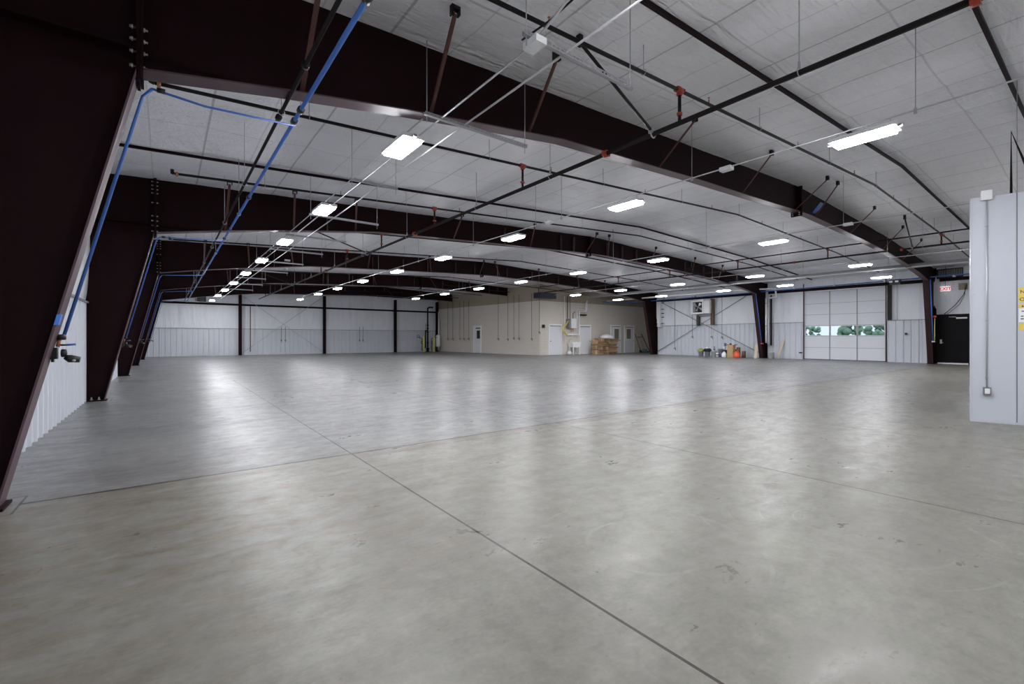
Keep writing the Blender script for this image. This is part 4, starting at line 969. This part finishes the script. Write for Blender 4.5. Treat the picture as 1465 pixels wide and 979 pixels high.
# ------------------------------------------------------------------ clutter on the right wall
def bucket(label, x, y, h, r, mat, cat='bucket', name='bucket', inside=None, lid=False):
    t = thing(name, label, cat, (x, y, 0))
    MB().lathe([(r*.85, 0), (r, h*.95), (r*1.06, h*.95), (r*1.06, h), (r*.94, h), (r*.82, .03)] if not lid else [(r*.85, 0), (r, h*.93), (r*1.06, h*.93), (r*1.06, h), (.02, h+.005)], (x, y, 0), 16).build('pail', mat, t)
    MB().tube([(x-.01, y-r, h*.9), (x-r*.8, y-r*.5, h*.62), (x-r*1.02, y, h*.55), (x-r*.8, y+r*.5, h*.62), (x-.01, y+r, h*.9)], .006, 5).build('bail_handle', 'galvanised', t)
    if inside: 
        m = MB().lathe([(r*.7, h*.7), (r*1.5, h+.02), (r*1.2, h+.12), (r*.3, h+.2)], (x, y, 0), 10); m.build('contents', inside, t)
    return t
Xc = 29.1
bucket('grey bucket with yellow-green rags heaped in it, leftmost by the right wall', Xc, 16.9, .36, .17, 'bucket grey', inside='green cloth')
bucket('grey-white bucket with black bag and white cloth on top', Xc, 16.42, .40, .18, 'bucket grey', inside='black plastic')
tag(MB().lathe([(.03, 0), (.11, .02), (.12, .08), (.04, .12)], (Xc-.1, 16.38, .53), 10).build('rag', 'bag'), 'white rag lying on the black bag in the second bucket', 'rag')
bucket('white lidded pail in the middle of the row', Xc, 15.97, .42, .16, 'bucket white', 'pail', 'paint_pail', lid=True)
t = thing('spray_bottle', 'dark spray bottle on top of the white lidded pail', 'bottle', (Xc, 15.95, .43))
MB().lathe([(.05, .0), (.055, .1), (.02, .15), (.02, .2)], (Xc, 15.95, .426), 10).build('bottle', 'bucket blue', t); MB().box(Xc-.03, Xc+.05, 15.93, 15.99, .626, .68).build('trigger', 'black plastic', t)
bucket('tall pale grey bucket behind the small cans', Xc+.25, 15.62, .55, .17, 'bucket grey')
t = thing('paint_can', 'small can with white label in front of the grey bucket', 'can', (Xc-.1, 15.68, 0)); MB().lathe([(.09, 0), (.09, .26)], (Xc-.1, 15.68, 0), 14).build('can', 'bucket white', t); MB().lathe([(.092, 0), (.092, .06)], (Xc-.1, 15.68, .12), 14).build('band', 'black plastic', t)
t = thing('paint_can', 'dark can between the small labelled can and the jug', 'can', (Xc-.05, 15.45, 0)); MB().lathe([(.09, 0), (.09, .32)], (Xc-.02, 15.45, 0), 14).build('can', 'bucket blue', t)
bucket('dark blue bucket behind the white jug', Xc+.15, 15.27, .48, .16, 'bucket blue')
t = thing('spray_bottle', 'white and navy spray bottle standing above the dark blue bucket', 'bottle', (Xc+.15, 15.36, .47))
MB().lathe([(.06, .0), (.07, .18), (.03, .24)], (Xc+.15, 15.33, .482), 10).build('bottle', 'bucket white', t); MB().box(Xc+.1, Xc+.2, 15.22, 15.34, .724, .92).build('trigger', 'bucket blue', t)
t = thing('jug', 'round white plastic jug left of the tall carton', 'jug', (Xc-.15, 15.2, 0))
MB().lathe([(.13, 0), (.15, .05), (.15, .22), (.08, .32), (.04, .34)], (Xc-.15, 15.2, 0), 14).build('body', 'pvc', t); MB().lathe([(.045, 0), (.045, .04)], (Xc-.15, 15.2, .34), 10).build('cap', 'bucket white', t)
t = thing('cardboard_box', 'tall open brown carton in the row by the right wall', 'box', (Xc, 14.8, 0))
MB().box(Xc-.15, Xc+.2, 14.62, 15.0, 0, .80).build('carton', 'cardboard', t)
for y0, y1, dy in ((15.0, 15.0, .17), (14.62, 14.62, -.17)):
    MB().prism([(Xc-.15, y0, .79), (Xc+.2, y0, .79), (Xc+.2, y0+dy, .84), (Xc-.15, y0+dy, .84)], (0, 0, .008)).build('flap', 'cardboard dark', t)
tag(MB().lathe([(.06, 0), (.09, .05), (.03, .12)], (Xc, 14.85, .805), 10).build('dust_brush', 'brown can'), 'small brown brush head on top of the tall carton', 'brush')
t = thing('gas_can', 'orange-red plastic fuel can on the floor by the right wall', 'fuel can', (Xc-.1, 14.42, 0))
m = MB().lathe([(.19, 0), (.21, .05), (.21, .2), (.15, .34), (.06, .40), (.05, .42)], (Xc-.1, 14.4, 0), 16); m.build('body', 'orange plastic', t)
MB().lathe([(.03, 0), (.03, .1), (.015, .12)], (Xc-.1, 14.45, .42), 10).build('spout', 'black plastic', t)
MB().tube([(Xc-.1, 14.28, .36), (Xc-.1, 14.33, .47), (Xc-.1, 14.47, .47)], .016, 6).build('handle', 'orange plastic', t)
t = thing('paint_can', 'rusty brown can at the right end of the clutter row', 'can', (Xc+.1, 14.08, 0)); MB().lathe([(.11, 0), (.11, .40), (.10, .42)], (Xc+.1, 14.05, 0), 14).build('can', 'brown can', t)
t = thing('paint_can', 'brown can standing behind the orange fuel can', 'can', (Xc+.22, 14.42, 0)); MB().lathe([(.12, 0), (.12, .62), (.09, .66)], (Xc+.22, 14.45, 0), 14).build('can', 'brown can', t)
m = MB().prism([(29.05, 13.36, 0), (29.05, 13.20, 0), (29.32, 13.25, .88), (29.32, 13.40, .88)], (.02, 0, 0)); tag(m.build('wood_board', 'wood'), 'pale wooden board leaning on the middle right column, left of it', 'board')
bucket('white bucket on the floor right of the middle right column', 29.4, 12.5, .40, .17, 'bucket white', lid=True)
m = MB().prism([(29.62, 12.30, 0), (29.62, 12.18, 0), (30.02, 11.98, 1.12), (30.02, 12.10, 1.12)], (.03, 0, 0)); tag(m.build('wood_board', 'wood'), 'wooden plank leaning on the ribbed wall left of the overhead door', 'board')

# ------------------------------------------------------------------ sprinkler riser corner at the far wall
t = thing('sprinkler_riser', 'black sprinkler riser with valves in the far corner', 'riser', (19.0, 37.6, 0))
MB().lathe([(.2, 0), (.2, .03), (.12, .05), (.12, .25), (.17, .26), (.17, .32), (.08, .34)], (19.0, 37.6, 0), 12).build('base', 'black pipe', t)
MB().tube([(19.0, 37.6, .3), (19.0, 37.6, 3.95), (19.15, 37.6, 4.05), (19.5, 37.5, 4.05)], .07, 10).build('tube', 'black pipe', t)
MB().tube([(18.72, 37.5, .35), (18.72, 37.5, 1.9), (19.0, 37.55, 1.95)], .06, 8).build('bypass', 'black pipe', t)
for z in (.8, 1.75, 2.1, 2.4): MB().lathe([(.12, 0), (.12, .06)], (19.0, 37.6, z), 10).build('flange', 'black pipe', t)
MB().tube([(18.75, 37.5, 1.9), (18.75, 37.5, 2.6)], .02, 6).build('valve_stem', 'black pipe', t)
for j, (x, lab) in enumerate(((18.45, 'backflow pipe set with wheel valves left of the riser'), (19.38, 'backflow pipe set with wheel valves right of the riser'))):
    t = thing('valve_assembly', lab, 'valve', (x, 37.6, 0))
    s = -1 if j == 0 else 1
    MB().tube([(x, 37.6, .1), (x, 37.6, 1.2), (x+s*.35, 37.6, 1.35)], .05, 8).build('tube', 'grey metal', t)
    MB().ring((x+s*.42, 37.5, 1.4), .12, .02, 'y').build('hand_wheel', 'black pipe', t)
    MB().ring((x+s*.05, 37.5, .85), .12, .02, 'y').build('hand_wheel', 'black pipe', t)
for j, x in enumerate((18.36, 19.38)):
    t = thing('bollard', 'yellow steel bollard in the far corner, %s of the two' % ['left', 'right'][j], 'bollard', (x, 37.1, 0))
    MB().lathe([(.085, 0), (.085, 1.32), (.06, 1.38), (.01, 1.40)], (x, 37.1, 0), 12).build('post', 'yellow bollard', t)
t = thing('tank', 'white cylinder standing against the beige wall corner', 'tank', (20.1, 37.5, 0))
MB().lathe([(.14, .45), (.2, .5), (.2, 1.45), (.14, 1.55)], (20.05, 37.6, 0), 14).build('body', 'pvc', t)
for q in (-.13, .13): MB().tube([(20.05+q, 37.6, .5), (20.05+q*.6, 37.6, 0)], .02, 6).build('leg', 'grey metal', t)
tag(MB().tube([(20.42-.15, 37.9, .1), (20.27, 37.9, 3.7)], .05, 8).build('drain_pipe', 'pvc'), 'white plastic pipe standing in the far corner', 'pipe')

tag(MB().box(3.75, 3.95, yf(2, 2.6)-.16, yf(2, 2.6)-.08, 4.30, 4.36).build('emergency_light', 'white metal'), 'small white box light on the third roof beam', 'light')

# small flood fixture near right column one
t = thing('flood_light', 'small dark twin lamp below the tube heater near the exit', 'light', (28.2, 6.2, 3.95))
MB().box(28.1, 28.3, 6.1, 6.5, 3.85, 4.1).build('housing', 'black plastic', t)
for y in (6.16, 6.38): MB().box(28.08, 28.1, y, y+.12, 3.95, 4.03).build('lens', 'white metal', t)
m = MB(); rod(m, 28.2, 6.3, 4.1, roof(28.2)); m.build('hanger_rod', 'galvanised', t)

# ------------------------------------------------------------------ outside, seen through the door window
tag(MB().box(XR+.4, 120, -60, 80, -.35, -.2).build('parking_lot', 'asphalt'), 'pale pavement outside the overhead door', 'pavement')
tag(MB().box(55, 110, -30, 60, -.2, 1.25).build('grass_bank', 'grass'), 'green grass bank outside the door window', 'grass')
rr = random.Random(5)
for j in range(12):
    y = -5+j*3.4+rr.uniform(-.6, .6); x = 60+rr.uniform(0, 8); q = rr.uniform(.7, 1.6)
    t = thing('bush', 'green bush outside the door window, %s from the right' % ORD[j], 'bush', (x, y, 1.25), 'bushes outside')
    m = MB()
    for k in range(34):
        r = rr.uniform(.12, .34)*q; a, b_, c = x+rr.uniform(-.5, .5), y+rr.uniform(-1.1, 1.1), 1.3+(r if k < 4 else r+rr.uniform(0, 1.4)*q)
        m.lathe([(r*.2, -r*.9), (r*.8, -r*.5), (r, 0), (r*.75, r*.6), (r*.1, r)], (a, b_, c), 8)
    m.build('foliage', 'leaf', t)

# ------------------------------------------------------------------ world, camera, view
wd = bpy.data.worlds.new('World'); bpy.context.scene.world = wd; wd.use_nodes = True
nt = wd.node_tree; bg = nt.nodes['Background']
bg.inputs[0].default_value = (.72, .86, 1.0, 1); bg.inputs[1].default_value = .85
cam = bpy.data.cameras.new('Camera'); co = bpy.data.objects.new('Camera', cam); C.objects.link(co)
cam.sensor_fit = 'HORIZONTAL'; cam.sensor_width = 36; cam.lens = F/1465*36
cam.shift_y = -(489.5-V0)/1465; cam.clip_end = 400; cam.clip_start = .05
co.location = (0, 0, CAMH); co.rotation_euler = (R(90), 0, -YAW)
sc = bpy.context.scene; sc.camera = co
sc.view_settings.view_transform = 'Standard'; sc.view_settings.look = 'None'; sc.view_settings.gamma = 1
sc.view_settings.use_curve_mapping = False; sc.view_settings.exposure = 0.68
